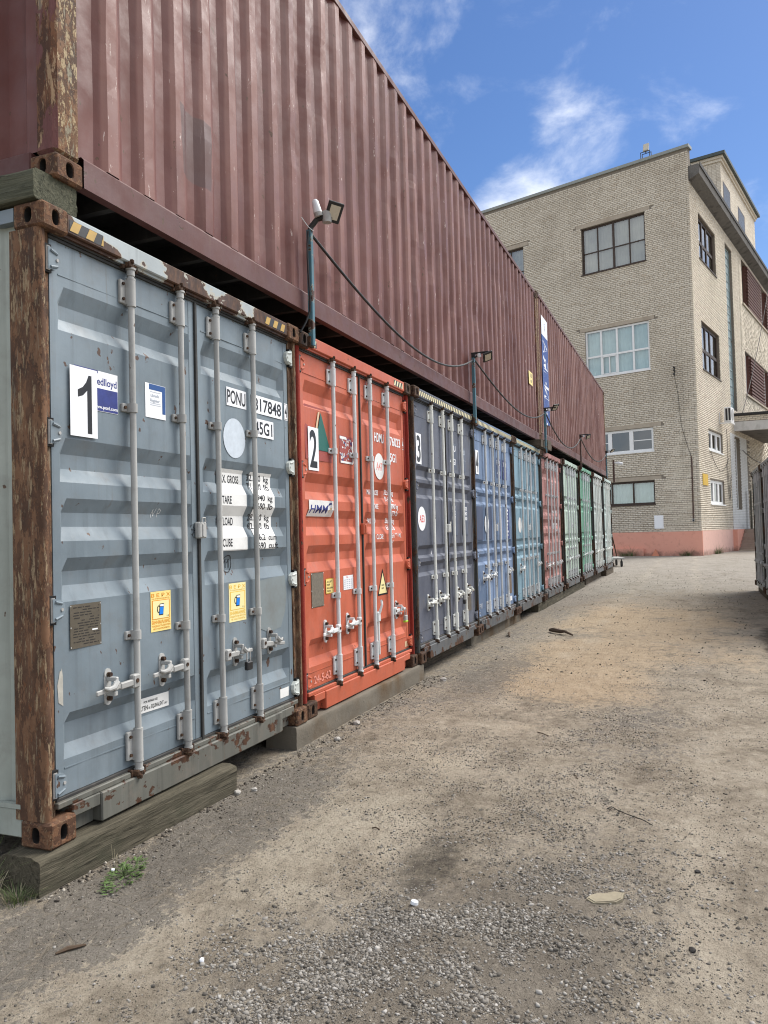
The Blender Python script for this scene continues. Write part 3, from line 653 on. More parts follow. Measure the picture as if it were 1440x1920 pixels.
def g_hinge(s):                                             # s=-1 on the left post, 1 on the right
    def fn(mb):
        mb.tube([(0, 0, -.056), (0, 0, .056)], .0165, 12, 1); mb.box(-.034, .020, -.010, .05, -.066, .066, 2) if s < 0 else mb.box(-.020, .034, -.010, .05, -.066, .066, 2)  # black box paints the shade of the hinge slot in the post
        a, b = (.0, .072) if s < 0 else (-.072, .0)
        ex = b if s < 0 else a; dx = 1 if s < 0 else -1
        mb.prism([(-.006, -.018), (.010, -.018), (.010, .004), (-.006, .004)], -.052, .052, 0)
        P = [(0, -.050), (0, .050), (dx*.040, .046), (dx*.066, .026), (dx*.070, -.004), (dx*.058, -.030), (dx*.036, -.048)]
        f = [(x, -.016-.002*(abs(x) < .02), z) for x, z in P]; bk = [(x, .010, z) for x, z in P]; n = len(P)
        fc = [tuple(range(n)) if s > 0 else tuple(reversed(range(n)))]+[(i, (i+1) % n, n+(i+1) % n, n+i) for i in range(n)]
        mb.add(f+bk, fc, 0)
        for zz_ in (-.040, .038): mb.tube([(dx*.006, -.020, zz_), (dx*.050, -.016, zz_*.72)], .0065, 6, 0)
        mb.tube([(dx*.048, -.016, 0), (dx*.048, -.021, 0)], .008, 8, 1)
    return fn

def make_container(label, X, Y, Z, paintm, rodm, prof, H=CH, postm=None, headm=None, sillm=None, castm=None, tape=None, rotz=0, group='containers standing in the lower row',
                   side=False, hingem=None, sidem=None, handles=(0, 0, 0, 0), hz=.636, handle_on=(1, 1, 1, 1), plates=True, depth=12.19, guidem=None, blockm=None):
    postm = postm or M['post_dark']; castm = castm or M['casting_dark']; headm = headm or paintm; sillm = sillm or paintm; hingem = hingem or paintm; guidem = guidem or rodm
    k = H/CH; root = thing('shipping_container', label, 'container', (X, Y, Z), rotz, group)
    for sx in (-1, 1):
        for top in (0, 1):
            me = cached('corner_casting|%d' % sx, [castm, M['dark_bit']], g_casting(sx, 0))  # second material paints the shade inside the holes
            obj('corner_casting', me, root, (.081 if sx < 0 else CW-.081, 0, H-.118 if top else 0))
        # post: outer corner rounded, front flange, hollow behind the hinge pins
        mb = MB(); r = .022; arc = [(.006+r-r*math.cos(a), .028+r-r*math.sin(a)) for a in [math.pi/2*j/5 for j in range(6)]]
        poly = arc+[(.040, .028), (.046, .034), (.046, .056), (.088, .058), (.088, .068), (.055, .070), (.055, .205), (.006, .205)]
        if sx > 0: poly = [(CW-x, y) for x, y in poly][::-1]
        nz = 40; zs = [.118+(H-.236)*j/nz for j in range(nz+1)]; n = len(poly); vs = []; fs = []
        for j, z in enumerate(zs):
            for i, (x, y) in enumerate(poly):
                w = (fnoise(np.float64(i*3.1+sx*9+X), np.float64(z*6), 3)-.44)*.006; vs.append((x+w*.6, y+abs(w)*.8, z))
        for j in range(nz):
            for i in range(n): fs.append((j*n+i, j*n+(i+1) % n, (j+1)*n+(i+1) % n, (j+1)*n+i))
        mb.add(vs, fs); mb.build('corner_post', postm, root, smooth=50)
    # header and threshold
    mb = MB(); mb.box(.162, CW-.162, .012, .12, H-.100, H-.006, 0, .006)
    mb.box(.085, CW-.085, .030, .12, H-.114, H-.100, 0)
    hd = mb.build('door_header', headm, root)
    if tape:
        tm, spans = tape
        for a, b in spans:
            la = []; x = a; h0, h1 = H-.086, H-.030
            la.append((RECT(a, b, h0, h1), M['tape_k'])); w = .034 if tm is M['tape_c'] else .052
            while x < b-.012:
                la.append((POLY((x, h0+.002), (min(b, x+w), h0+.002), (min(b, x+w+.026), h1-.002), (min(b, x+.026), h1-.002)), tm)); x += w*2
            la2 = [la[0]]+[(q, mt) for q, mt in la[1:]]
            mb2 = MB()
            for li, (shp, mt) in enumerate(la2):
                mb2.add([(p, .012-.0015-(.0012 if li else 0), q) for p, q in shp[0]], shp[1], 0 if li == 0 else 1)
            mb2.build('hazard_tape', [M['tape_k'], tm], hd)
    mb = MB(); mb.box(.34, CW-.34, .018, .12, .012, .150, 0, .006); mb.box(.162, .34, .026, .12, .092, .150, 0, .004); mb.box(CW-.34, CW-.162, .026, .12, .092, .150, 0, .004)
    mb.box(.082, CW-.082, .034, .12, .150, .178, 0, .004); mb.box(.162, .34, .075, .12, .012, .092); mb.box(CW-.34, CW-.162, .075, .12, .012, .092)
    mb.build('threshold', sillm, root)
    # body
    mb = MB()
    if side:
        z0, z1, y = .165, H-.07, .205
        while y < depth-.2:
            o = [(.050, y), (.050, y+.07), (.014, y+.138), (.014, y+.21), (.050, y+.278)]
            for (a, b), (c, d) in zip(o[:-1], o[1:]): mb.quad((a, b, z0), (a, b, z1), (c, d, z1), (c, d, z0))
            y += .278
    else: mb.box(.03, .05, .205, depth, .12, H-.06)
    mb.build('side_wall', sidem or paintm, root)
    mb = MB(); mb.box(CW-.05, CW-.03, .205, depth, .12, H-.06); mb.build('side_wall', paintm, root)
    mb = MB(); mb.box(.012, .07, .178, depth-.178, .035, .165, 0, .006); mb.box(.004, .030, .178, depth-.178, .165, .185); mb.build('bottom_rail', sidem or paintm, root)
    mb = MB(); mb.box(.02, CW-.02, .12, depth, H-.035, H-.012); mb.box(.006, .06, .178, depth-.178, H-.075, H-.012); mb.build('roof', paintm, root)
    mb = MB(); mb.box(.03, CW-.03, depth-.02, depth, .03, H-.03); mb.build('end_wall', paintm, root)
    mb = MB(); mb.box(.05, CW-.05, .16, depth, .11, .14); mb.build('floor', M['timber_dark'], root)
    # doors
    pf = [(z*k, d) for z, d in prof]; zs_f = [z for z, d in pf]
    def dep(z):
        if z >= pf[0][0] or z <= pf[-1][0]: return 0.
        for (z1, d1), (z0, d0) in zip(pf[:-1], pf[1:]):
            if z0 <= z <= z1: return d1+(d0-d1)*(z1-z)/(z1-z0)
        return 0.
    doors = []
    for di, (x0, x1) in enumerate(((.098, 1.208), (1.226, 2.340))):
        fr = .050; xa, xb = x0+fr, x1-fr
        def yf(x, z, flat=False, xa=xa, xb=xb, x0=x0, x1=x1):
            if x < xa-.002 or x > xb+.002: return YD-.003
            ramp = min(1, max(0, (x-xa)/.040)) if x < (xa+xb)/2 else min(1, max(0, (xb-x)/.040))
            w = ((fnoise(np.float64(x*1.9+X*3), np.float64(z*1.7+5), 3)-.44)*.016+(fnoise(np.float64(x*5.3+X), np.float64(z*4.1+9), 2)-.37)*.007)*min(1, max(0, min(x-xa, xb-x)/.12))
            return YD+.034*dep(z)*ramp+(float(w) if not flat else 0.)
        xs = [x0, xa-.0021, xa, xa+.040]+[xa+.04+(xb-xa-.08)*t/9 for t in range(1, 9)]+[xb-.040, xb, xb+.0021, x1]
        zl = sorted(set([ZD0*k, ZD1*k]+zs_f+[(a+b)/2 for a, b in zip(zs_f[:-1], zs_f[1:]) if a-b > .2]+[a+(b-a)*t for a, b in zip(zs_f[:-1], zs_f[1:]) if a-b > .2 for t in (.25, .75)]+[pf[0][0]+.08, pf[0][0]+.16, pf[-1][0]-.05, pf[-1][0]-.12]))
        mb = MB(); vs = []; n = len(xs)
        for z in zl:
            for i, x in enumerate(xs):
                vs.append((x, yf(x, z), z))
        fs = [(j*n+i, j*n+i+1, (j+1)*n+i+1, (j+1)*n+i) for j in range(len(zl)-1) for i in range(n-1)]
        mb.add(vs, fs)
        za, zb = ZD0*k, ZD1*k
        mb.quad((x0, YD-.003, za), (x0, YD-.003, zb), (x0, .12, zb), (x0, .12, za)); mb.quad((x1, YD-.003, zb), (x1, YD-.003, za), (x1, .12, za), (x1, .12, zb))
        mb.quad((x0, .12, zb), (x1, .12, zb), (x1, YD-.003, zb), (x0, YD-.003, zb)[0:3]) if False else None
        for zsn in (2.606*k, .316*k): mb.box(xa+.004, xb-.004, YD-.0035, YD+.004, zsn-.0028, zsn+.0028)
        dr = mb.build('door', paintm, root); doors.append((dr, yf))
        # rubber seal round the leaf
        mb = MB(); zt = zb
        for q, (ya, h0, h1) in enumerate(((YD-.012, .004, .018), (YD-.020, .018, .032), (YD-.010, .032, .046))): mb.box(x0-.010, x1+.008, ya, .11, zt+h0-.004, zt+h1-.006 if q < 2 else zt+h1, 0)
        mb.box(x0-.006, x1+.006, YD-.012, .11, za-.022, za-.002, 0, .003)
        if di == 0: mb.box(x1-.002, x1+.020, YD-.016, .11, za-.02, zt+.004, 0, .003); mb.box(x0-.026, x0-.004, YD+.004, .11, za, zt)
        else: mb.box(x1+.003, x1+.024, YD+.004, .11, za, zt)
        mb.build('door_seal', M['rubber'], dr)
        for hzz in (2.655, 1.855, 1.045, .262):
            s = -1 if di == 0 else 1
            me = cached('hinge|%d' % s, [paintm if s < 0 else hingem, M['steel'] if s < 0 else hingem, M['black']], g_hinge(s))
            obj('hinge', me, dr, (.072 if s < 0 else CW-.072, YD-.014, hzz*k))
        for ri in (0, 1):
            q = di*2+ri; rx = RODS[q]; ry = .030; s = -1 if di == 0 else 1
            obj('locking_bar', cached('locking_bar|%.2f' % H, [rodm], g_rod(.205*k, 2.735*k), 45), dr, (rx, ry, 0))
            for gz_, h_, pl in ((2.645, .128, 1), (2.040, .046, 0), (.867, .046, 0), (.305, .150, 1)):
                me = cached('bar_guide|%d' % pl if pl == 0 else 'bar_guide|1%.3f' % h_, [guidem, M['cam']], g_guide(h_, pl), 40)
                obj('bar_guide', me, dr, (rx, ry, gz_*k))
            obj('cam_lock', cached('cam_lock|t', [M['cam'], guidem], g_cam(True), 40), dr, (rx, ry, 2.732*k)); obj('cam_lock', cached('cam_lock|b', [M['cam'], guidem], g_cam(False), 40), dr, (rx, ry, .218*k))
            if handle_on[q]:
                zz_ = (hz+(.012 if ri else 0))*k
                obj('door_handle', cached('door_handle|%d%.2f' % (s, handles[q]), [rodm, M['cam']], g_handle(s, handles[q]), 40), dr, (rx, ry, zz_))
                obj('handle_catch', cached('handle_catch|%d' % s, [rodm, M['cam']], g_latch(s), 40), dr, (rx+s*.185, ry, zz_+.004))
        if di == 0:                                          # interlock block over the middle seal
            mb = MB(); mb.box(x1-.030, x1+.046, YD-.042, YD-.004, 1.355*k, 1.452*k, 0, .008); mb.box(x1-.004, x1+.012, YD-.048, YD-.04, 1.365*k, 1.44*k, 0, .003)
            mb.tube([(x1-.01, YD-.045, 1.45*k), (x1-.006, YD-.045, 1.475*k), (x1+.022, YD-.045, 1.475*k), (x1+.026, YD-.045, 1.45*k)], .005, 6)
            mb.build('interlock_block', blockm or guidem, dr)
    return root, doors, hd, zs_f

# paints
PC = {
 'grey': paint('grey_blue_container_paint', (.160, .200, .228), dirt=.34, chips=1.1, fade=.45, streak=.45, rough=.5),
 'grey_side': paint('pale_side_paint', (.33, .36, .32), dirt=.35, chips=.6, fade=.4, streak=.5),
 'grey_head': paint('rust_eaten_grey_header', (.36, .40, .41), rust=.78, dirt=.3, rust_scale=2.6, fade=.3),
 'grey_sill': paint('grimy_grey_threshold', (.115, .115, .098), rust=.46, dirt=1.0, rust_scale=7.5, streak=1.0, halo=False, chips=1.),
 'pale_hinge': paint('pale_chipped_hinge', (.50, .53, .50), rust=.30, dirt=.35, rust_scale=8),
 'orange': paint('orange_red_container_paint', (.45, .102, .050), dirt=.30, chips=.3, fade=.35, streak=.22, rough=.5),
 'slate': paint('slate_container_paint', (.088, .098, .130), dirt=.45, chips=.25, fade=.5, streak=.30, rough=.6),
 'slate_sill': paint('grimy_slate_threshold', (.085, .09, .095), rust=.45, dirt=.7, rust_scale=4, halo=False),
 'blue': paint('faded_blue_container_paint', (.128, .192, .310), dirt=.30, chips=.5, fade=.8, streak=.6, rough=.6),
 'teal': paint('faded_teal_container_paint', (.150, .258, .325), dirt=.28, chips=.6, fade=.6, streak=.55, rough=.6),
 'brick_red': paint('chalky_red_container_paint', (.30, .125, .108), dirt=.30, chips=.7, fade=.7, streak=.5, rough=.65),
 'mint': paint('pale_mint_container_paint', (.36, .45, .38), rust=.12, dirt=.30, chips=.7, fade=.5, streak=.5, rough=.6),
 'green': paint('green_container_paint', (.115, .295, .200), rust=.12, dirt=.30, chips=.7, fade=.6, streak=.5, rough=.6),
 'pale': paint('pale_grey_green_container_paint', (.38, .43, .41), rust=.14, dirt=.30, chips=.8, fade=.5, streak=.5, rough=.6),
 'aqua': paint('washed_aqua_container_paint', (.37, .45, .43), rust=.14, dirt=.30, chips=.8, fade=.5, streak=.5, rough=.6),
 'maroon': paint('maroon_container_paint', (.122, .037, .029), dirt=.10, chips=.7, fade=.40, streak=.50, rough=.52, outer=.62, scuffc=(.250, .128, .106), runs=.5, patch=((1.12, .62, .145, .20), (.085, .045, .042))),
 'maroon2': paint('red_brown_container_paint', (.124, .038, .027), dirt=.10, chips=.6, fade=.45, streak=.55, rough=.55, outer=.80, scuffc=(.27, .150, .125)),
 'maroon_rail': paint('maroon_rail_paint', (.100, .038, .034), dirt=.18, chips=.6, fade=.2, streak=.2, rough=.55, rust=.18, rust_scale=5, halo=False),
 'underseal_shade': paint('underseal_and_shade', (.022, .020, .019), dirt=.2, chips=.2, rough=.8),  # black underseal, also holding the shade beneath the upper row in its colour
 'right_grey': paint('weathered_grey_container_paint', (.30, .31, .305), dirt=.4, chips=.4, fade=.5, streak=.5),
}
PITCH_C = CW+.0268
# 1 ---- grey container
c1, d1, h1, fz1 = make_container('grey-blue container at the near end of the row, numbered 1', 0, 0, 0, PC['grey'], M['rod'], PROF_A, postm=M['post'], castm=M['casting'], headm=PC['grey_head'],
    sillm=PC['grey_sill'], tape=(M['tape_y'], ((.175, .40), (1.96, 2.24))), side=True, sidem=PC['grey_side'], hingem=PC['pale_hinge'], handles=(.04, .04, .02, .10))
# 2 ---- orange
c2, d2, h2, fz2 = make_container('orange-red container with a green triangle, numbered 2', PITCH_C, .012, 0, PC['orange'], M['rod_pale'], PROF_A, postm=rusty('dark_red_post', (.6, .5, .5), .25, .3, (.25, .03, .02), .8),
    tape=(M['tape_c'], ((.10, .30), (1.98, 2.22))), hz=.60, handle_on=(1, 1, 0, 1), handles=(.05, .05, 0, .0), blockm=PC['orange'])
c3, d3, h3, fz3 = make_container('dark slate-blue container with white bars, numbered 3', 2*PITCH_C, -.02, 0, PC['slate'], M['rod_white'], PROF_B, sillm=PC['slate_sill'],
    tape=(M['tape_c'], ((.165, 2.27),)), hz=.60)
c4, d4, h4, fz4 = make_container('faded mid-blue container with dark panels, numbered 4', 3*PITCH_C, .0, .0, PC['blue'], M['rod_pale'], PROF_B, sillm=PC['slate_sill'], tape=(M['tape_c'], ((.165, 2.27),)), hz=.72, handle_on=(1, 1, 0, 1))
c5, d5, h5, fz5 = make_container('light teal-blue container between the mid-blue and the chalky red one', 4*PITCH_C, .0, .0, PC['teal'], M['rod_pale'], PROF_B, sillm=PC['slate_sill'], tape=(M['tape_c'], ((.165, 2.27),)), hz=.72, handle_on=(1, 0, 0, 1))
c6, d6, h6, fz6 = make_container('chalky red container halfway down the lower row', 5*PITCH_C+.02, .0, .01, PC['brick_red'], M['rod_pale'], PROF_A, sillm=PC['slate_sill'])
c7, d7, h7, fz7 = make_container('pale mint container next to the chalky red one', 6*PITCH_C+.05, -.03, .04, PC['mint'], M['rod_pale'], PROF_B, sillm=PC['slate_sill'])
c8, d8, h8, fz8 = make_container('strong green container near the far end of the row', 7*PITCH_C+.10, -.06, .06, PC['green'], M['rod_pale'], PROF_B, sillm=PC['slate_sill'])
c9, d9, h9, fz9 = make_container('pale grey-green container between the green one and the last one', 8*PITCH_C+.16, -.09, .06, PC['pale'], M['rod_white'], PROF_B, sillm=PC['slate_sill'])
c10, d10, h10, fz10 = make_container('pale aqua container at the far end of the row', 9*PITCH_C+.24, -.11, .06, PC['aqua'], M['rod_white'], PROF_B, sillm=PC['slate_sill'])
for i, (xe, lb) in enumerate(((17.10, 'weathered grey container at the far end of the right-hand row'), (14.62, 'second grey container of the right-hand row, nearer the camera'), (12.13, 'grey container at the right edge, nearest of the right-hand row'))):
    make_container(lb, xe, -3.92, -.03, PC['right_grey'], M['rod_grey'], PROF_B, H=2.591, rotz=math.pi, group='containers in the right-hand row')
# ------------------------------------------------------------------ writing on the doors
(L1, y1a), (R1, y1b) = d1
W_, K_ = M['white'], M['ink']
decal('number_plate', [(RECT(.208, .388, 1.857, 2.193), W_), (POLY((.320, 1.875), (.350, 1.875), (.350, 2.160), (.330, 2.160), (.314, 2.125), (.290, 2.098), (.258, 2.082), (.258, 2.046), (.292, 2.058), (.320, 2.085)), K_)], L1, y1a, label='white plate with a large black 1').location.y = -.006
decal('company_sticker', [(RECT(.240, .542, 1.998, 2.198), W_), (RECT(.240, .400, 2.185, 2.199), M['navy']), (RECT(.240, .540, 2.000, 2.112), M['navy']), (T('edlloyd', .394, 2.130, .036, .140), M['navy']), (T('vw.ponl.com', .392, 2.012, .017, .146), W_)], L1, y1a)
decal('register_sticker', [(RECT(.760, .932, 2.018, 2.205), W_), (POLY((.792, 2.172), (.903, 2.172), (.903, 2.048), (.930, 2.048), (.930, 2.203), (.792, 2.203)), M['blue']), (T('Lloyds', .806, 2.135, .016, .07), M['grey_print']), (T('Register', .802, 2.108, .016, .08), M['grey_print'])]
      + [(RECT(.80, .89, z, z+.0025), M['grey_print']) for z in (2.160, 2.098, 2.088)], L1, y1a)
pl = [(RECT(.194, .398, .851, 1.058), M['plate'])]
rr = random.Random(3)
for i in range(15):
    z = 1.040-i*.0125; x = .21+rr.random()*.01
    while x < .38:
        w = .008+rr.random()*.03
        if rr.random() < .72: pl.append((RECT(x, min(.385, x+w), z, z+.0045), M['dark_bit']))
        x += w+.006
pl += [(RECT(.335, .372, .925, .932), W_)]+[(DISC(x, z, .004, .004, 8), M['steel']) for x in (.199, .393) for z in (.858, .95, 1.051)]
decal('data_plate', pl, L1, y1a)
def mug(cx, cz, s, w=1.0):
    q = lambda pts: [(cx+a*s*w, cz+b*s) for a, b in pts]
    return [(POLY(*q([(-.5, -.62), (.42, -.62), (.62, .62), (-.30, .62)])), K_), (RING(cx-.52*s*w, cz+.05*s, .34*s*w, .40*s, .10*s), K_), (POLY(*q([(-.42, -.52), (.35, -.52), (.48, .26), (-.30, .26)])), M['sky_blue']), (POLY(*q([(-.28, .34), (.48, .30), (.52, .54), (-.22, .54)])), W_)]
def beer(x0, x1, z0, z1, base, ink):
    w, h = x1-x0, z1-z0; cx = (x0+x1)/2
    return [(RECT(x0, x1, z0, z1), base), (T('В Е Р Х', x0+.03*w, z1-.14*h, .085*h, .94*w), ink), (T('НЕ ОПРОКИДЫВАТЬ', x0+.06*w, z1-.195*h, .025*h, .88*w), ink), (RECT(x0+.06*w, x1-.06*w, z0+.30*h, z1-.22*h), ink), (RECT(x0+.10*w, x1-.10*w, z0+.318*h, z1-.238*h), M['pale_yellow'])
            ] + mug(cx, z0+.54*h, .235*h, .8) + [(T('ВНИМАНИЕ', x0+.05*w, z0+.185*h, .085*h, .90*w), ink), (T('ЖИДКОСТЬ ВНУТРИ', x0+.04*w, z0+.115*h, .042*h, .92*w), ink), (T('НЕ НАКЛОНЯТЬ', x0+.10*w, z0+.045*h, .042*h, .82*w), ink), (T('11', x1-.22*w, z0+.34*h, .04*h, .09*w), K_)]
decal('liquid_sticker', beer(.772, .944, .857, 1.073, M['yellow'], M['amber']), L1, y1a, label='yellow sticker with a blue mug')
decal('repair_label', [(POLY((.684, .434), (.956, .430), (.956, .508), (.684, .512)), M['white_old']), (T('FOR REPAIR USE', .745, .482, .012, .115), K_), (T('ORTEN', .692, .446, .024, .085), K_), (T('OR', .783, .446, .012, .016), K_), (T('EQUIVALENT', .806, .446, .021, .105), K_), (T('ONLY', .917, .446, .011, .026), K_)], L1, y1a, fz1)
decal('chalk_mark', [(LINE([(.83, 1.475), (.838, 1.52), (.85, 1.48), (.862, 1.525)], .0025), M['white_old']), (LINE([(.88, 1.478), (.884, 1.525), (.905, 1.515), (.902, 1.500), (.884, 1.498)], .0025), M['white_old'])], L1, y1a, fz1)
decal('paint_patch', [(POLY((.112, .70), (.118, .62), (.146, .60), (.146, .735), (.140, .775), (.134, .76), (.128, .765), (.122, .735)), plain('bare_filler', (.40, .385, .34), .8, .3, 30))], L1, y1a)
fl = []
for k in range(6):
    a = k*math.pi/3+.3; fl.append((RING(1.176+.020*math.cos(a), 1.402+.026*math.sin(a), .013, .017, .0022, 14), K_))
decal('flower_drawing', fl+[(DISC(1.176, 1.402, .006, .006, 8), K_)], L1, y1a)
decal('code_label', [(RECT(1.545, 1.778, 2.196, 2.314), W_), (T('PONU', 1.553, 2.215, .084, .215), K_)], R1, y1b)
decal('code_label', [(RECT(1.838, 2.256, 2.192, 2.314), W_), (T('817848', 1.868, 2.212, .084, .375), K_)], R1, y1b)
decal('code_label', [(RECT(2.292, 2.338, 2.194, 2.316), W_), (T('4', 2.300, 2.218, .080, .030), K_), (RECT(2.296, 2.334, 2.306, 2.309), K_), (RECT(2.296, 2.334, 2.200, 2.203), K_)], R1, y1b)
decal('code_label', [(RECT(1.862, 2.130, 2.034, 2.156), W_), (T('45G1', 1.878, 2.054, .084, .235), K_)], R1, y1b)
decal('painted_disc', [(DISC(1.630, 1.992, .128, .128), plain('scrubbed_white_disc', (.52, .58, .64), .6, .18, 30))], R1, y1b, label='blank round patch of scrubbed white paint')
wl = [(RECT(1.462, 1.756, 1.272, 1.792), M['white_old'])]
for s, z, w in (('MAX. GROSS', 1.705, .245), ('TARE', 1.570, .11), ('PAYLOAD', 1.435, .185), ('CUBE', 1.300, .11)): wl.append((T(s, 1.468 if s != 'PAYLOAD' else 1.452, z, .048, w), K_))
decal('weights_label', wl, R1, y1b, fz1)
wl = [(RECT(1.850, 2.130, 1.272, 1.792), M['white_old'])]
for i, (s, u) in enumerate((('32.500', 'kg'), ('71.650', 'lb'), ('3.940', 'kg'), ('8.690', 'lb'), ('28.560', 'kg'), ('62.960', 'lb'), ('76.2', 'cu.m'), ('2.690', 'cu.ft'))):
    z = 1.733-(i//2)*.133-(i % 2)*.058; wl += [(T(s, 1.990-.036*len(s)*.8, z, .042, .030*len(s)), K_), (T(u, 2.035, z, .040, .022*len(u)+.02), K_)]
decal('weights_label', wl, R1, y1b, fz1)
decal('circled_mark', [(RING(1.560, 1.190, .054, .056, .006), K_), (LINE([(1.528, 1.196), (1.545, 1.218), (1.545, 1.165)], .007), K_), (LINE([(1.562, 1.196), (1.580, 1.218), (1.580, 1.165)], .007), K_)], R1, y1b, fz1)
decal('liquid_sticker', beer(1.530, 1.728, .822, 1.066, M['pale_yellow'], M['faded_amber']), R1, y1b, label='faded yellow sticker with a blue mug')
decal('small_label', [(RECT(2.150, 2.272, .222, .286), M['white_old'])], R1, y1b)
decal('touch_up_patch', [(POLY((1.90, 1.06), (2.05, 1.072), (2.25, 1.078), (2.27, .95), (2.24, .82), (2.18, .72), (2.02, .70), (1.90, .74)), plain('primer_patch', (.185, .215, .220), .6, .15, 5, dirt=.35))], R1, y1b)

(L2, y2a), (R2, y2b) = d2
decal('emblem', [(RECT(.170, .636, 1.946, 2.37), M['red_old']), (POLY((.300, 2.06), (.395, 2.33), (.425, 2.34), (.335, 2.06)), M['cream']), (POLY((.330, 2.03), (.612, 2.03), (.441, 2.334)), M['green'])], L2, y2a, label='green triangle on a darker red square')
decal('number_plate', [(RECT(.212, .389, 1.862, 2.199), W_), (T('2', .236, 1.890, .285, .125), K_)], L2, y2a, label='white plate with a large black 2').location.y = -.004
tn = [(RECT(.784, 1.065, 1.960, 2.195), M['red_old'])]
for i in range(46):
    x = .79+rr.random()*.24; z = 1.97+rr.random()*.20; a = .008+rr.random()*.022; tn.append((POLY((x, z), (x+a, z+rr.uniform(-.006, .01)), (x+a*.8, z+a*rr.uniform(.4, 1.5)), (x-.004, z+a*.7)), rr.choice([M['white_old'], M['torn'], M['grey_print'], M['navy'], M['white_old']])))
tn += [(RECT(.80, 1.05, 1.962, 1.980), M['white_old']), (RECT(1.043, 1.060, 1.97, 2.16), M['white_old']), (RECT(.790, .92, 2.165, 2.188), M['white_old'])]
decal('torn_sticker', tn, L2, y2a, label='torn and scraped white sticker')
decal('company_sticker', [(RECT(.205, .640, 1.505, 1.632), M['white_old']), (T('HMM', .222, 1.532, .062, .30, shear=.3), M['navy']), (POLY((.535, 1.585), (.560, 1.612), (.610, 1.618), (.612, 1.604), (.572, 1.598)), M['navy']), (POLY((.55, 1.545), (.575, 1.575), (.612, 1.578), (.600, 1.560), (.575, 1.556), (.56, 1.536)), M['cream'])], L2, y2a, fz2)
decal('data_plate', [(RECT(.215, .426, .800, 1.067), M['plate']), (RECT(.220, .421, .806, 1.061), plain('granular_plate', (.15, .13, .10), .7, .5, 60))]+[(DISC(x, z, .004, .004, 8), W_) for x in (.219, .422) for z in (.806, .93, 1.060)], L2, y2a)
decal('caution_label', [(RECT(.466, .607, .888, 1.008), M['ochre']), (RECT(.472, .601, .894, 1.002), M['yellow'])]+[(T(s, .482, z, .013, w), K_) for s, z, w in (('ACCEPT', .976, .10), ('DEEP', .952, .06), ('SEA LEVER', .926, .11), ('PRESS', .902, .07))], L2, y2a)
decal('inspection_label', [(RECT(.800, 1.000, .893, 1.012), W_)]+[(RECT(.815+.045*(i % 4), .845+.045*(i % 4), .905+.017*(i//4), .911+.017*(i//4)), M['grey_print']) for i in range(20)]+[(T('No.', .86, .993, .012, .04), M['red_ink'])], L2, y2a)
decal('chalk_mark', [(T('24-5-62', .222, .222, .060, .30), plain('chalk_scratch', (.66, .25, .19), .8, .1))], L2, y2a)
decal('code_lettering', [(T('HDMU', 1.560, 2.222, .084, .236), W_)], R2, y2b)
decal('code_lettering', [(T('76023', 1.960, 2.222, .084, .285), W_)], R2, y2b)
decal('code_lettering', [(T('4', 2.302, 2.225, .078, .028), W_), (RECT(2.294, 2.336, 2.318, 2.321), W_), (RECT(2.294, 2.336, 2.208, 2.211), W_)], R2, y2b)
decal('code_lettering', [(T('45G1', 1.90, 2.062, .082, .225), W_)], R2, y2b)
decal('painted_disc', [(DISC(1.668, 1.992, .122, .124), M['white_old']), (T('A47', 1.592, 1.955, .072, .155), plain('pink_ink', (.72, .28, .25), .5, .2))], R2, y2b, label='white disc reading A47 in pink')
wl = []
for s, x, z, w in (('MAX.GROSS', 1.432, 1.722, .27), ('32,500 kg', 1.848, 1.735, .245), ('71,650 lb', 1.852, 1.668, .22), ('TARE', 1.505, 1.590, .115), ('3,890 kg', 1.912, 1.600, .225), ('8,579 lb', 1.92, 1.530, .21), ('PAYLOAD', 1.42, 1.455, .20), ('28,610 kg', 1.855, 1.460, .245), ('63,070 lb', 1.87, 1.392, .22), ('CU.CAP.', 1.560, 1.308, .175), ('76.4 CU.M.', 1.915, 1.315, .29), ('2,698 CU.FT', 1.925, 1.245, .27)): wl.append((T(s, x, z, .046, w), W_))
decal('weights_lettering', wl, R2, y2b, fz2)
decal('warning_sign', [(POLY((1.552, .782), (1.806, .782), (1.682, 1.030)), K_), (POLY((1.578, .798), (1.778, .798), (1.681, .990)), M['pale_yellow']), (T('ЗАМОК', 1.645, .868, .014, .07), K_), (T('ВЕРХ', 1.648, .838, .014, .06), K_)], R2, y2b, label='yellow triangular warning sign')
decal('small_label', [(RECT(2.236, 2.330, .214, .268), M['cream'])], R2, y2b)

(L3, y3a), (R3, y3b) = d3
decal('number_plate', [(RECT(.165, .335, 2.092, 2.420), W_), (T('3', .188, 2.120, .275, .125), M['lamp_black'])], L3, y3a, label='white plate with a large black 3').location.y = -.004
decal('painted_disc', [(DISC(.300, 1.508, .130, .130), W_), (T('A53', .218, 1.470, .075, .165), M['red_ink'])], L3, y3a, label='white disc reading A53 in red')
PSL = plain('dark_slate_patch', (.080, .095, .135), .5, .1, 5)
decal('code_lettering', [(RECT(1.46, 1.70, 2.130, 2.445), PSL), (T('EIU', 1.475, 2.345, .072, .175), W_), (T('45G1', 1.415, 2.182, .072, .235), W_)], R3, y3b)
decal('code_lettering', [(RECT(1.87, 2.09, 2.122, 2.430), PSL), (T('9320', 1.86, 2.338, .062, .20), M['grey_print']), (RECT(1.87, 2.09, 2.262, 2.266), M['grey_print'])], R3, y3b)
wl = [(RECT(1.42, 1.64, 1.32, 1.69), PSL), (RECT(1.86, 2.12, 1.32, 1.69), PSL)]
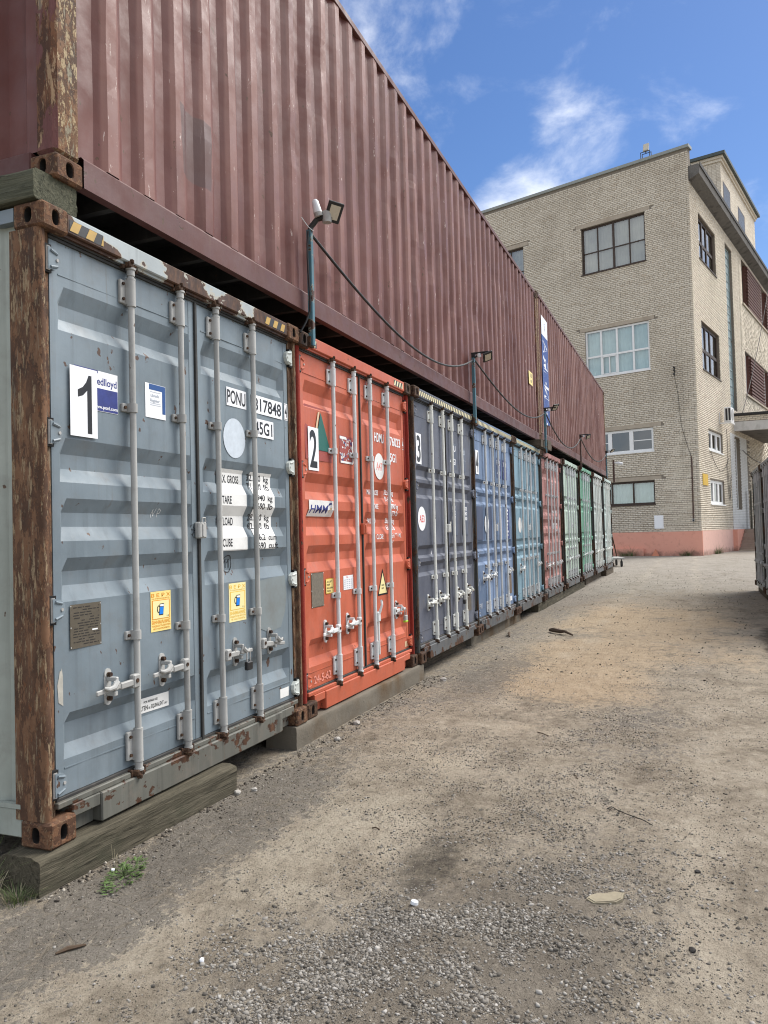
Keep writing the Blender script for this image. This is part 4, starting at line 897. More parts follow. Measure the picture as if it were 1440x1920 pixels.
for i, (a, b) in enumerate((('MGW', '32.500'), ('TARE', '3.880'), ('CU.CAP', '76.000'))): wl += [(T(a, 1.425, 1.628-i*.062, .045, .14), W_), (T(b, 1.86, 1.628-i*.062, .045, .22), W_)]
decal('weights_lettering', wl, R3, y3b, fz3)
decal('data_plate', [(RECT(1.955, 2.165, .348, .678), plain('brown_plate', (.10, .085, .065), .6, .3, 20))], R3, y3b)
decal('paint_splash', [(POLY((1.19, 1.06), (1.205, 1.12), (1.20, 1.20), (1.185, 1.12)), M['sky_blue']), (POLY((.68, 1.12), (.70, 1.16), (.69, 1.11)), W_)], L3, y3a)
(L4, y4a), (R4, y4b) = d4
PDK = plain('dark_blue_panel', (.050, .070, .125), .55, .2, 4, dirt=.2); PNV = plain('navy_patch', (.020, .035, .155), .5, .15, 5)
decal('number_plate', [(RECT(.185, .345, 2.140, 2.468), W_), (T('4', .204, 2.170, .272, .120), K_)], L4, y4a, label='white plate with a large black 4').location.y = -.004
decal('painted_panel', [(RECT(.16, .50, 1.240, 1.700), PDK), (RECT(.66, 1.00, 1.240, 1.705), PDK), (DISC(.70, 1.458, .125, .126), W_)], L4, y4a, label='dark blue panels with a white disc')
decal('code_lettering', [(RECT(1.42, 1.69, 2.163, 2.455), PNV), (T('FSCU', 1.43, 2.355, .070, .20), W_), (T('45G1', 1.43, 2.195, .070, .20), W_)], R4, y4b)
decal('code_lettering', [(RECT(1.80, 2.09, 2.155, 2.455), PNV), (T('7704', 1.84, 2.355, .066, .22), W_), (RECT(1.80, 2.09, 2.285, 2.289), M['grey_print'])], R4, y4b)
wl = [(RECT(1.92, 2.16, 1.235, 1.705), PNV)]
for i in range(8): wl += [(RECT(1.955, 2.085-(i % 3)*.02, 1.66-i*.055, 1.69-i*.055), W_)]
wl += [(RECT(1.55, 1.62, 1.235, 1.675), M['torn']), (RECT(1.55, 1.62, 1.66, 1.70), W_)]
decal('weights_lettering', wl, R4, y4b, fz4)
decal('data_plate', [(RECT(1.99, 2.20, .37, .675), plain('brown_plate_b', (.14, .10, .07), .6, .3, 20))], R4, y4b); decal('small_label', [(RECT(2.07, 2.20, .254, .325), W_)], R4, y4b)
decal('chalk_mark', [(T('FW', .19, .30, .075, .16), M['grey_print']), (LINE([(.16, .62), (.20, .72), (.25, .66), (.27, .55)], .008), M['grey_print'])], L4, y4a)
(L5, y5a), (R5, y5b) = d5
decal('painted_disc', [(DISC(.52, 1.448, .13, .13), M['white_old'])], L5, y5a)
decal('code_lettering', [(RECT(1.45, 1.70, 2.16, 2.45), PDK), (T('GLDU', 1.46, 2.35, .07, .2), W_)], R5, y5b); decal('code_lettering', [(RECT(1.9, 2.12, 2.16, 2.45), PDK), (T('0724', 1.92, 2.35, .07, .18), W_)], R5, y5b)
decal('code_lettering', [(T('TGHU', 1.46, 2.22, .08, .22), W_), (T('4051', 1.92, 2.22, .08, .22), W_), (T('45G1', 1.92, 2.06, .08, .2), W_)], d6[1][0], d6[1][1])
decal('weights_lettering', [(T(s, 1.5, 1.70-i*.13, .05, .5), W_) for i, s in enumerate(('MAX.G.W. 30.480', 'TARE 3.900', 'NET 26.580', 'CU.CAP. 76.3'))], d6[1][0], d6[1][1], fz6)

# ------------------------------------------------------------------ maroon containers on top
UL = 12.192
def make_upper(label, X, Y, Z, wallm, phase):
    root = thing('shipping_container', label, 'container', (X, Y, Z), 0, 'maroon containers of the upper row')
    for sx in (0, 1):
        for sy in (0, 1):
            for sz in (0, 1):
                mb = MB(); hl = {}
                hl[(0, sx)] = (.047, .075, .15, 0, 0); hl[(1, sy)] = (.075, .052, .15, 0, 0)
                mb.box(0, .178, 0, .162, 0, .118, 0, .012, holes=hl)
                mb.build('corner_casting', [M['casting'] if not sz else M['casting_dark'], M['dark_bit']], root, loc=(sx*(UL-.178), sy*(CW-.162), sz*(CH-.118)))  # hole insides coloured dark to stand for shade
            b = .018; px0, px1 = (.004, .165) if sx == 0 else (UL-.165, UL-.004); py0, py1 = (.004, .130) if sy == 0 else (CW-.130, CW-.004)
            mb = MB(); mb.box(px0, px1, py0, py1, .118, CH-.118, 0, b)
            o = mb.build('corner_post', [M['upper_post'], M['upper_post_face']], root)
            o.data.polygons.foreach_set('material_index', [1 if abs(p.normal.x) > .6 else 0 for p in o.data.polygons])
    zlist = np.linspace(.165, CH-.050, 34)
    for sy in (0, 1):
        mb = MB(); xs = [(.165, 1.)]; x = phase-.034
        while x < .17: x += .28
        while x+.245 < UL-.166:
            xs += [(x, 1.), (x+.066, 0.), (x+.142, 0.), (x+.208, 1.)]; x += .28
        xs.append((UL-.165, 1.)); xa = np.array([a for a, _ in xs]); da = np.array([b for _, b in xs])
        xg, zg = np.meshgrid(xa, zlist, indexing='ij'); dd = np.repeat(da[:, None], len(zlist), 1)
        yy = .010+.036*dd+(fnoise(xg*1.3+X, zg*1.1+3, 3)-.44)*.020+np.maximum(0, fnoise(xg*3.1+X*2+9, zg*2.3, 2)-.45)*.060
        xg = xg+(fnoise(xg*2.3+X, zg*2.6+7, 3)-.44)*.010
        yy = np.maximum(yy, .006)
        if sy: yy = CW-yy
        n = len(zlist); vs = np.stack([xg, yy, zg], -1).reshape(-1, 3)
        fs = []
        for i in range(len(xa)-1):
            for j in range(n-1):
                f = (i*n+j, (i+1)*n+j, (i+1)*n+j+1, i*n+j+1); fs.append(f if not sy else f[::-1])
        mb.add(vs.tolist(), fs); mb.build('side_wall', wallm, root)
        y0, y1 = (.003, .055) if not sy else (CW-.055, CW-.003)
        mb = MB()                                            # bottom rail with a slightly beaten face
        st = np.linspace(.178, UL-.178, 90); ring = []
        for xx in st:
            w = (fnoise(np.float64(xx*2.0+X), np.float64(3.+sy), 3)-.44)*.010
            ring.append([(xx, y0+w if not sy else y1-w, .012), (xx, y0+w if not sy else y1-w, .150), (xx, y0+.012 if not sy else y1-.012, .166), (xx, y1 if not sy else y0, .166), (xx, y1 if not sy else y0, .012)])
        vs = [p for r in ring for p in r]; fs = []
        for i in range(len(ring)-1):
            for k in range(5): f = (i*5+k, (i+1)*5+k, (i+1)*5+(k+1) % 5, i*5+(k+1) % 5); fs.append(f if not sy else f[::-1])
        mb.add(vs, fs); mb.build('bottom_rail', PC['maroon_rail'], root)
        mb = MB(); mb.box(.178, UL-.178, y0, y1+.005, CH-.062, CH-.004, 0, .004); mb.build('top_rail', PC['maroon_rail'], root)
    for sx in (0, 1):
        mb = MB(); zl = np.linspace(.15, CH-.10, 14); ys = [(.130, 0.)]; y = .20
        while y < CW-.40: ys += [(y, 0.), (y+.05, 1.), (y+.16, 1.), (y+.21, 0.)]; y += .30
        ys.append((CW-.130, 0.)); vs = []; fs = []; n = len(zl)
        for yy_, d_ in ys:
            for z in zl: w = (fnoise(np.float64(yy_*2), np.float64(z*1.5+sx*7), 3)-.44)*.012; vs.append(((.030+.045*d_+w) if not sx else UL-.030-.045*d_-w, yy_, z))
        for i in range(len(ys)-1):
            for j in range(n-1): f = (i*n+j, i*n+j+1, (i+1)*n+j+1, (i+1)*n+j); fs.append(f if not sx else f[::-1])
        mb.add(vs, fs); mb.build('end_wall', wallm, root)
        a, b = (.008, .09) if not sx else (UL-.09, UL-.008)
        mb = MB(); mb.box(a, b, .162, CW-.162, .030, .15, 0, .008); mb.build('end_sill', PC['maroon_rail'], root); mb = MB(); mb.box(a, b, .162, CW-.162, CH-.10, CH-.006, 0, .006); mb.build('end_header', PC['maroon_rail'], root)
    mb = MB(); mb.box(.02, UL-.02, .02, CW-.02, CH-.03, CH-.012); mb.build('roof', wallm, root)
    mb = MB(); mb.box(.06, UL-.06, .05, CW-.05, .135, .165); mb.build('floor', PC['underseal_shade'], root)
    cm = MB(); cm.box(-.022, .022, .056, CW-.056, .020, .135); cme = cm.mesh('cross_member', [PC['underseal_shade']])
    for i in range(29): obj('cross_member', cme, root, (.45+i*.402, 0, 0))
    return root
u1 = make_upper('long maroon container on top, nearest the camera', .084, 0, 3.035, PC['maroon'], .325)
u2 = make_upper('red-brown container on top at the far end, with a blue banner', 12.285, 0, 3.095, PC['maroon2'], .30)
# repainted darker patch, stickers
decal('yellow_sticker', [(RECT(11.15, 11.50, .965, 1.20), M['yellow']), (T('10', 11.30, 1.10, .070, .12), K_), (T('НЮ', 11.30, 1.01, .045, .11), K_)], u1, lambda x, z: .003, lift=.003)
bn = [(RECT(.40, 1.05, .375, 2.52), plain('banner_blue', (.016, .055, .235), .5, .15, 4, dirt=.15)), (RECT(.40, 1.05, 2.14, 2.52), W_), (T('ЖК', .66, 2.42, .09, .16, rot=-math.pi/2), M['navy'])]
for s, z in (('A', 2.05), ('Я', 1.74), ('D', 1.43), ('И', 1.15), ('D', .90), ('O', .62)): bn.append((T(s, .52, z, .46, .26, rot=-math.pi/2), W_))
decal('banner', bn, u2, lambda x, z: .002+.010*math.sin((x-.46)*11.2)**2, (), lift=.004, label='blue vertical banner with white letters')

# ------------------------------------------------------------------ sleepers, kerbs and dunnage
def beam(name, label, cat, p0, p1, w, h, mat, group=None, rough=.006, seed=0.):
    """a hewn beam from p0 to p1 (centre of its underside), w wide, h high, edges worn, ends sawn"""
    p0, p1 = Vector(p0), Vector(p1); L = (p1-p0).length; ang = math.atan2(p1.y-p0.y, p1.x-p0.x)
    n = max(8, int(L/.035)); sec = []; r = .016; cor = ((w/2-r, r, -math.pi/2), (w/2-r, h-r, 0), (-w/2+r, h-r, math.pi/2), (-w/2+r, r, math.pi))
    for q in range(4):
        cx, cz, a0 = cor[q]
        for k in range(3): a = a0+k*math.pi/4; sec.append((cx+r*math.cos(a), cz+r*math.sin(a)))
        nx_, nz_, b0 = cor[(q+1) % 4]; e = sec[-1]; s2 = (nx_+r*math.cos(b0), nz_+r*math.sin(b0))
        for k in range(1, 6): sec.append((e[0]+(s2[0]-e[0])*k/6, e[1]+(s2[1]-e[1])*k/6))
    mb = MB(); vs = []; m_ = len(sec)
    for i in range(n+1):
        x = L*i/n
        for k, (y, z) in enumerate(sec):
            d = (fnoise(np.float64(x*3+seed), np.float64(k*.35+seed*3), 3)-.44)*rough*3.2-max(0., fnoise(np.float64(x*1.1+seed*7), np.float64(k*1.7+seed), 2)-.50)*rough*9*(L > 1.2 and rough > .0055); vs.append((x+(fnoise(np.float64(k*2.+seed), np.float64(7.), 2)-.4)*rough*3 if i in (0, n) else x, y+d*(1 if y > 0 else -1), z+(d if z > h/2 else 0)))
    fs = [(i*m_+k, i*m_+(k+1) % m_, (i+1)*m_+(k+1) % m_, (i+1)*m_+k) for i in range(n) for k in range(m_)]
    fs = [f[::-1] for f in fs]+[tuple(range(m_))[::-1][::-1], tuple(n*m_+k for k in reversed(range(m_)))]
    mb.add(vs, fs); o = mb.build(name, mat, None, 40); o.location = p0; o.rotation_euler = (0, 0, ang)
    return tag(o, label, cat, group)
gb = 'beams under the lower row'
beam('wooden_sleeper', 'weathered wooden sleeper under the numbered 1 container', 'beam', (-.07, .105, GZ-.03), (1.37, .045, GZ-.03), .24, .19, M['timber'], gb, .007, 1.)
beam('concrete_kerb', 'stained concrete kerb block under the orange-red container', 'kerb', (2.26, .125, GZ-.04), (5.02, .118, GZ-.04), .25, .20, M['kerb'], gb, .005, 2.)
beam('wooden_sleeper', 'dark sleeper set back under the dark slate container', 'beam', (5.3, .30, GZ-.03), (7.32, .30, GZ-.03), .22, .185, M['timber_dark'], gb, .006, 3.)
beam('concrete_kerb', 'brown stained kerb block under the mid-blue container', 'kerb', (7.36, .25, GZ-.04), (10.35, .22, GZ-.04), .24, .20, M['kerb'], gb, .006, 4.)
beam('wooden_sleeper', 'long grey-brown sleeper under the chalky red and mint containers', 'beam', (11.75, .17, GZ-.03), (18.2, .16, GZ-.03), .24, .20, M['timber'], gb, .008, 5.)
beam('wooden_sleeper', 'short sleeper under the strong green container', 'beam', (18.9, .22, GZ-.03), (22.6, .22, GZ-.03), .24, .22, M['timber_dark'], gb, .008, 6.)
beam('wooden_sleeper', 'dark sleeper under the last container of the row', 'beam', (22.95, .10, GZ-.03), (25.1, .08, GZ-.03), .26, .22, M['timber_dark'], gb, .008, 7.)
gd = 'timbers between the two rows of containers'
beam('dunnage_timber', 'mossy green timber under the near end of the long maroon container', 'timber', (.112, .03, 2.898), (.112, 2.46, 2.898), .265, .140, M['timber_green'], gd, .004, 8.)
beam('dunnage_timber', 'grey timber under the far end of the long maroon container', 'timber', (11.90, -.10, 2.900), (11.90, 2.4, 2.900), .42, .134, M['timber_dark'], gd, .004, 9.)
beam('dunnage_timber', 'grey timber under the near end of the red-brown container', 'timber', (12.62, -.10, 2.910), (12.62, 2.4, 2.910), .42, .185, M['timber_dark'], gd, .004, 10.)
beam('dunnage_timber', 'timber under the far end of the red-brown container', 'timber', (24.15, -.05, 2.955), (24.15, 2.4, 2.955), .30, .14, M['timber_dark'], gd, .004, 11.)
gs = 'blocks under the right-hand row'
beam('wooden_sleeper', 'dark sleeper under the right-hand row of grey containers', 'beam', (12.3, -4.10, GZ-.04), (16.9, -4.10, GZ-.04), .24, .165, M['timber_dark'], gs, .006, 12.)

# ------------------------------------------------------------------ lamp poles on the castings, cables between them
def floodlight(mb, c, R, s=1.0):
    """black LED floodlight: housing, lens, cooling ribs, bracket; c centre, R rotation (lens faces -Z)"""
    at = tuple(c)
    mb.box(-.095*s, .095*s, -.075*s, .075*s, -.012*s, .014*s, 0, .004, R, at); mb.box(-.066*s, .066*s, -.048*s, .048*s, -.0145*s, -.0125*s, 1, 0, R, at)
    for k in range(5): mb.box(-.07*s, .07*s, (-.05+.024*k)*s, (-.044+.024*k)*s, .014*s, .030*s, 0, 0, R, at)
    mb.box(-.030*s, .030*s, -.03*s, .03*s, .014*s, .040*s, 0, .004, R, at)
def aim(n, tw): q = Vector((0, 0, -1)).rotation_difference(Vector(n).normalized()).to_matrix(); return q @ Matrix.Rotation(math.radians(tw), 3, 'Z')
def lamp_pole(label, X, Y, z0, z1, mat, style):
    t = thing('lamp_pole', label, 'lamp', (X, Y, z0), 0, 'lamp poles along the top of the lower row')
    h = z1-z0; mb = MB(); mb.box(-.020, .020, -.020, .020, 0, h, 0, .004); mb.build('pole', mat, t)
    mb = MB(); mb.box(-.034, .034, -.004, .026, -.010, .07, 0, .004); mb.build('bracket', M['cam'], t)
    if style == 0:
        mb = MB(); mb.tube([(0, 0, h-.03), (0, -.012, h+.02), (.01, -.06, h+.075), (.02, -.125, h+.085)], .021, 10); mb.build('arm', M['lamp_black'], t)
        R = aim((-.60, -.50, -.62), 50)
        mb = MB(); floodlight(mb, (.045, -.185, h+.120), R, .80); mb.build('floodlight', [M['lamp_black'], M['lamp_lens']], t)
        mb = MB(); mb.tube([(.03, -.13, h+.125), (.032, -.132, h+.045)], [.038, .034], 16); mb.tube([(.032, -.132, h+.045), (.032, -.132, h+.043)], [.034, .0], 16); mb.tube([(.00, -.10, h+.09), (.06, -.16, h+.09)], .016, 8, 1); mb.build('junction_box', [M['steel'], M['lamp_black']], t, 40)
        mb = MB(); mb.tube([(-.005, -.085, h+.085), (-.012, -.078, h+.115)], .033, 14, 1); mb.tube([(-.012, -.078, h+.115), (-.030, -.066, h+.195), (-.032, -.064, h+.208)], [.033, .025, .012], 16, 0); mb.build('dusk_sensor', [M['lamp_white'], M['steel']], t, 40)
        mb = MB(); mb.tube([(.0, -.03, h-.012), (-.06, -.02, h+.0), (-.13, .0, h+.05)], .0035, 6); mb.build('cable_tie', M['lamp_white'], t)
        mb = MB(); pts = [(-.03, -.004, h-.02)]+[(-.032-.012*math.sin(i*.9), .0, h-.02-i*.10) for i in range(1, 7)]+[(-.055, .02, .17), (-.09, .05, .09)]; mb.tube(pts, .008, 6); mb.build('lead', M['cable'], t, 40)
    else:
        mb = MB(); mb.box(-.022, .022, -.21, .025, h+.03, h+.052, 0, .004); mb.box(-.02, .02, -.03, .02, h-.02, h+.04, 0, .004); mb.tube([(0, -.02, h-.02), (0, -.09, h+.03)], .011, 6); mb.build('arm', M['lamp_black'], t)
        R = aim((-.35, -.50, -.80), 20*style)
        mb = MB(); floodlight(mb, (.02, -.19, h-.015 if style == 1 else h+.045), R, .85); mb.build('floodlight', [M['lamp_black'], M['lamp_lens']], t)
        mb = MB(); mb.tube([(0, -.075, h+.028), (0, -.085, h-.018)], [.030, .024], 12); mb.build('junction_box', M['lamp_white'], t, 40)
    return t
PL = [(2.545, -.050, 2.775, 3.655, 0), (7.21, -.050, 2.775, 3.650, 1), (11.99, -.135, 2.80, 3.600, 2), (17.13, -.110, 2.85, 3.665, 1), (22.95, -.150, 2.95, 3.78, 2)]
LL = ['blue-green lamp pole with a white sensor, nearest the camera', 'blue-green lamp pole between the dark slate and mid-blue containers', 'lamp pole in front of the blue banner', 'brown lamp pole beside the strong green container', 'lamp pole at the far end of the row']
for (x, y, a, b, st), lb in zip(PL, LL): lamp_pole(lb, x, y, a, b, M['pole_brown'] if x == 17.13 else M['pole'], st)
def cable(label, p0, p1, sag, r=.011, n=28, skew=0.):
    p0, p1 = Vector(p0), Vector(p1); pts = []
    for i in range(n+1):
        t = i/n; q = p0.lerp(p1, t); w = 4*t*(1-t)*(1+skew*(2*t-1)); q.z -= sag*w; pts.append(q)
    mb = MB(); mb.tube(pts, r, 8); o = mb.build('power_cable', M['cable'], None, 40); return tag(o, label, 'cable', 'cables hanging between the lamp poles')
tops = [(x+.028, y-.005, b-.03) for x, y, a, b, s in PL]; bk = [(x-.028, y-.005, b-.05) for x, y, a, b, s in PL]
cable('sagging black cable between the nearest two lamp poles', tops[0], bk[1], .36, .0115, skew=.25)
cable('sagging black cable ending at the pole by the blue banner', tops[1], bk[2], .30, .012, skew=.3)
cable('sagging cable in front of the red-brown container', tops[2], bk[3], .42, .013, skew=.1)
cable('farthest sagging cable, up to the last lamp pole', tops[3], bk[4], .40, .014)
t = thing('security_camera', 'small white security camera on a brown post at the row end', 'camera', (25.35, -.15, 2.95))
mb = MB(); mb.box(-.03, .03, -.03, .03, 0, .78, 0, .004); mb.build('post', M['pole_brown'], t)
mb = MB(); mb.tube([(0, -.02, .68), (0, -.16, .66), (.0, -.30, .62)], [.02, .055, .055], 10); mb.build('camera_body', M['lamp_white'], t, 40)

# ------------------------------------------------------------------ padlocks
def padlock(label, x, y, z, body, band=None):
    t = thing('padlock', label, 'padlock', (x, y, z))
    mb = MB(); mb.tube([(-.020, 0, -.02)]+[(.020*math.cos(a), 0, .032+.020*math.sin(a)) for a in [math.pi*(1-k/8) for k in range(9)]]+[(.020, 0, -.02)], .0045, 8); mb.build('shackle', M['steel'], t, 40)
    mb = MB(); mb.box(-.032, .032, -.014, .014, -.066, -.012, 0, .006); mb.tube([(0, -.0145, -.045), (0, -.012, -.045)], .008, 10); mb.build('body', body, t)
    if band: mb = MB(); mb.box(-.034, .034, -.016, .016, -.082, -.062, 0, .005); mb.build('bumper', band, t)
    return t
padlock('black padlock hanging on the door of the numbered 1 container', 1.625, -.012, .582, M['lamp_black'])
padlock('grey padlock with a lime-green base on the orange-red container', PITCH_C+2.07, .0, .565, M['steel'], M['lime'])
padlock('dark padlock on the door of the dark slate container', 2*PITCH_C+1.60, -.035, .545, M['lamp_black'])
# loose hanging lever on the orange doors
mb = MB(); mb.box(-.012, .012, -.010, .006, -.34, .0, 0, .004); mb.box(-.030, .030, -.016, .014, -.04, .05, 0, .006); mb.tube([(.012, -.012, .04), (.03, -.03, .11), (.045, -.02, .15)], [.014, .011, .014], 8)
o = mb.build('door_handle', M['rod_pale'], R2, loc=(RODS[2]+.042, .020, .60)); o.rotation_euler = (0, -.02, 0)
# ------------------------------------------------------------------ brick building at the end of the yard
BC = Vector((40.10, -3.03, GZ))
TL, TR = math.radians(73.), math.radians(-13.2)
dL, dR = Vector((math.cos(TL), math.sin(TL), 0)), Vector((math.cos(TR), math.sin(TR), 0))
nL, nR = Vector((-dL.y, dL.x, 0)), Vector((dR.y, -dR.x, 0))          # outward
bld = thing('brick_building', 'four-storey pale brick building with a salmon plinth at the end of the yard', 'building', BC)
HZ = lambda z: z-GZ                                                  # heights below are world heights
def PT(f, s, z, o=0.0):
    d, n = (dL, nL) if f == 'L' else (dR, nR); v = d*s+n*o; return (v.x, v.y, HZ(z))
def slab(mb, f, s0, s1, z0, z1, o0, o1, mi=0):
    """box on a facade: along s, up z, outwards o"""
    vs = [PT(f, s, z, o) for s in (s0, s1) for z in (z0, z1) for o in (o0, o1)]
    fs = [(0, 1, 3, 2), (4, 6, 7, 5), (0, 4, 5, 1), (2, 3, 7, 6), (0, 2, 6, 4), (1, 5, 7, 3)]
    mb.add(vs, fs, mi)
ZB, ZT = 1.10, 20.95
WIN_L = [(2.33, 5.95, 15.63, 18.26, 'brown8'), (9.60, 13.2, 15.63, 18.22, 'brown8'), (2.30, 5.92, 9.78, 12.40, 'white8'), (9.6, 13.2, 9.78, 12.40, 'white8'), (2.27, 5.9, 5.42, 6.68, 'white3'), (2.29, 5.9, 2.59, 3.85, 'brown3')]
WIN_R = [(1.80, 5.9, 15.70, 18.15, 'brown6'), (1.65, 6.0, 9.70, 12.30, 'brown6'), (2.34, 5.9, 5.44, 6.55, 'white4'), (2.36, 5.9, 2.53, 3.85, 'white4'), (8.6, 10.6, 8.45, 18.55, 'strip'), (9.45, 10.9, 2.35, 6.75, 'door'),
         (13.8, 27.5, 16.05, 19.0, 'bay'), (13.9, 27.5, 10.0, 12.85, 'bay')]
SL, SR = 22.0, 34.0
def core(f, S, wins, ztop, depth=.16):
    mb = MB(); ss = sorted({0, S}|{w[0] for w in wins}|{w[1] for w in wins}); zs = sorted({GZ, ztop}|{w[2] for w in wins}|{w[3] for w in wins})
    for a, b in zip(ss[:-1], ss[1:]):
        for c, d in zip(zs[:-1], zs[1:]):
            if any(w[0] <= (a+b)/2 <= w[1] and w[2] <= (c+d)/2 <= w[3] for w in wins): continue
            mb.quad(PT(f, a, c), PT(f, b, c), PT(f, b, d), PT(f, a, d))
    for w in wins:
        a, b, c, d = w[:4]; o = -depth-.08
        mb.quad(PT(f, a, c), PT(f, a, d), PT(f, a, d, o), PT(f, a, c, o)); mb.quad(PT(f, b, d), PT(f, b, c), PT(f, b, c, o), PT(f, b, d, o))
        mb.quad(PT(f, a, d), PT(f, b, d), PT(f, b, d, o), PT(f, a, d, o)); mb.quad(PT(f, b, c), PT(f, a, c), PT(f, a, c, o), PT(f, b, c, o))
    return mb
mb = core('L', SL, WIN_L, ZT); wallL = mb.build('wall', M['mortar'], bld)
mb = core('R', SR, WIN_R, 19.35); wallR = mb.build('wall', M['mortar'], bld)
# back walls and roof close the volume
mb = MB(); pA, pB = dL*SL, dR*SR; pC = pA+pB
for a, b in ((pA, pC), (pC, pB)): mb.quad((a.x, a.y, 0), (b.x, b.y, 0), (b.x, b.y, HZ(19.3)), (a.x, a.y, HZ(19.3)))
mb.build('back_wall', M['mortar'], bld)
mb = MB(); mb.quad((0, 0, HZ(19.3)), (pB.x, pB.y, HZ(19.3)), (pC.x, pC.y, HZ(19.3)), (pA.x, pA.y, HZ(19.3)))
for f in ():
    pass
mb.build('roof', M['roof_felt'], bld)
mb = MB(); slab(mb, 'L', 0, SL, 19.2, ZT, -.40, -.02); mb.build('parapet', M['mortar'], bld)
# bricks: half-bond with a heading course every sixth; the nearest ones are pieces of their own, the rest one mass
BH, BL, JT, PR = .080, .246, .016, .016
cells = []
def lay(f, s_end, zt, wins, skip=()):
    nz = int((zt-ZB)/.1)
    for j in range(nz):
        z = ZB+j*.1+.006; head = (j % 6 == 3); Lb = .120 if head else BL; s = (0 if j % 2 else -(Lb+JT)/2)
        while s < s_end:
            a, b = max(s, .0), s+Lb; far = f == 'R' and s > 12.5
            if far: b = s+.7+((j*7+int(s*13)*5) % 11)*.11
            s = b+JT
            if b-a < .05: continue
            zc = z+BH/2; parts = [(a, b)]
            for w in wins:
                if w[2]-.02 < zc < w[3]+.02:
                    nw = []
                    for p, q in parts:
                        if q <= w[0] or p >= w[1]: nw.append((p, q))
                        else:
                            if p < w[0]-.03: nw.append((p, w[0]))
                            if q > w[1]+.03: nw.append((w[1], q))
                    parts = nw
            for w in skip:
                if w[2] < zc < w[3]: parts = [(p, q) for p, q in parts if q < w[0] or p > w[1]]
            for p, q in parts:
                if q-p > .03: cells.append((f, p, q, z))
LINT = [(2.05, 6.25, 18.28, 18.50), (9.3, 13.5, 18.24, 18.46), (2.02, 6.2, 12.42, 12.64), (9.3, 13.5, 12.42, 12.64), (1.85, 6.2, 6.70, 6.93), (1.93, 6.2, 3.87, 4.07)]
lay('L', SL, ZT-.05, WIN_L, LINT); lay('R', 34., 19.3, WIN_R, [(8.05, 13.2, 1.1, 6.9)])
camv = Vector((-2.628, -2.656, 1.35))-BC; camv.z = 1.35-GZ
def vis(c): return (c[0] == 'L' and (c[1] < 4.4)) or (c[0] == 'R' and c[1] < 3)
cand = sorted([i for i, c in enumerate(cells) if vis(c) and abs((c[2]-c[1])-BL) < .004 and c[0] == 'L'], key=lambda i: (Vector(PT(cells[i][0], cells[i][1], cells[i][3]))-camv).length)[:300]
cs = set(cand)
proto = {}
for f in ('L', 'R'):
    mb = MB(); slab(mb, f, 0, BL, 0, BH, -.03, PR); zoff = HZ(0)
    mb.v = [(x, y, z-zoff) for x, y, z in mb.v]; proto[f] = mb.mesh('brick', [M['brick']])
rb = random.Random(5)
for i in cand:
    f, a, b, z = cells[i]; p = PT(f, a, z, rb.uniform(-.003, .003)); obj('brick', proto[f], wallL if f == 'L' else wallR, p)
for f, wl_ in (('L', wallL), ('R', wallR)):
    arr = [c for i, c in enumerate(cells) if c[0] == f and i not in cs]; d, n = (dL, nL) if f == 'L' else (dR, nR)
    A = np.array([[c[1], c[2], c[3]] for c in arr]); jit = RNG.uniform(-.004, .003, len(A)); zj = RNG.uniform(-.003, .003, len(A))
    V = np.zeros((len(A), 8, 3)); D, N = np.array(d), np.array(n)
    for q, (s, z, o) in enumerate([(s, z, o) for s in (0, 1) for z in (0, 1) for o in (0, 1)]):
        V[:, q] = A[:, [s]]*D+(np.where(o, PR+jit, -.02))[:, None]*N; V[:, q, 2] = A[:, 2]+zj+(BH if z else 0)-GZ
    F0 = np.array([(0, 1, 3, 2), (4, 6, 7, 5), (0, 4, 5, 1), (2, 3, 7, 6), (1, 5, 7, 3)]); FF = (F0[None]+np.arange(len(A))[:, None, None]*8).reshape(-1, 4)
    me = bpy.data.meshes.new('bricks'); vv = V.reshape(-1, 3); me.vertices.add(len(vv)); me.vertices.foreach_set('co', vv.ravel()); me.loops.add(FF.size); me.polygons.add(len(FF))
    me.loops.foreach_set('vertex_index', FF.ravel()); me.polygons.foreach_set('loop_start', np.arange(0, FF.size, 4)); me.update(); me.materials.append(M['brick'])
    o = obj('bricks', me, wl_); o['kind'] = 'stuff'
# plinth
mb = MB(); slab(mb, 'L', -.06, SL, GZ-.1, ZB, -.02, .06); mb.build('plinth', M['plinth'], bld); mb = MB(); slab(mb, 'R', -.0, 7.6, GZ-.1, ZB+.01, -.02, .058); mb.build('plinth', M['plinth_pale'], bld)
mb = MB(); slab(mb, 'L', 2.95, 9.0, GZ-.1, .24, .06, .22); mb.build('plinth_step', M['plinth'], bld)
for a, b, c, d in LINT: mb = MB(); slab(mb, 'L', a, b, c, d, -.1, .012); mb.build('lintel', M['lintel'], bld)
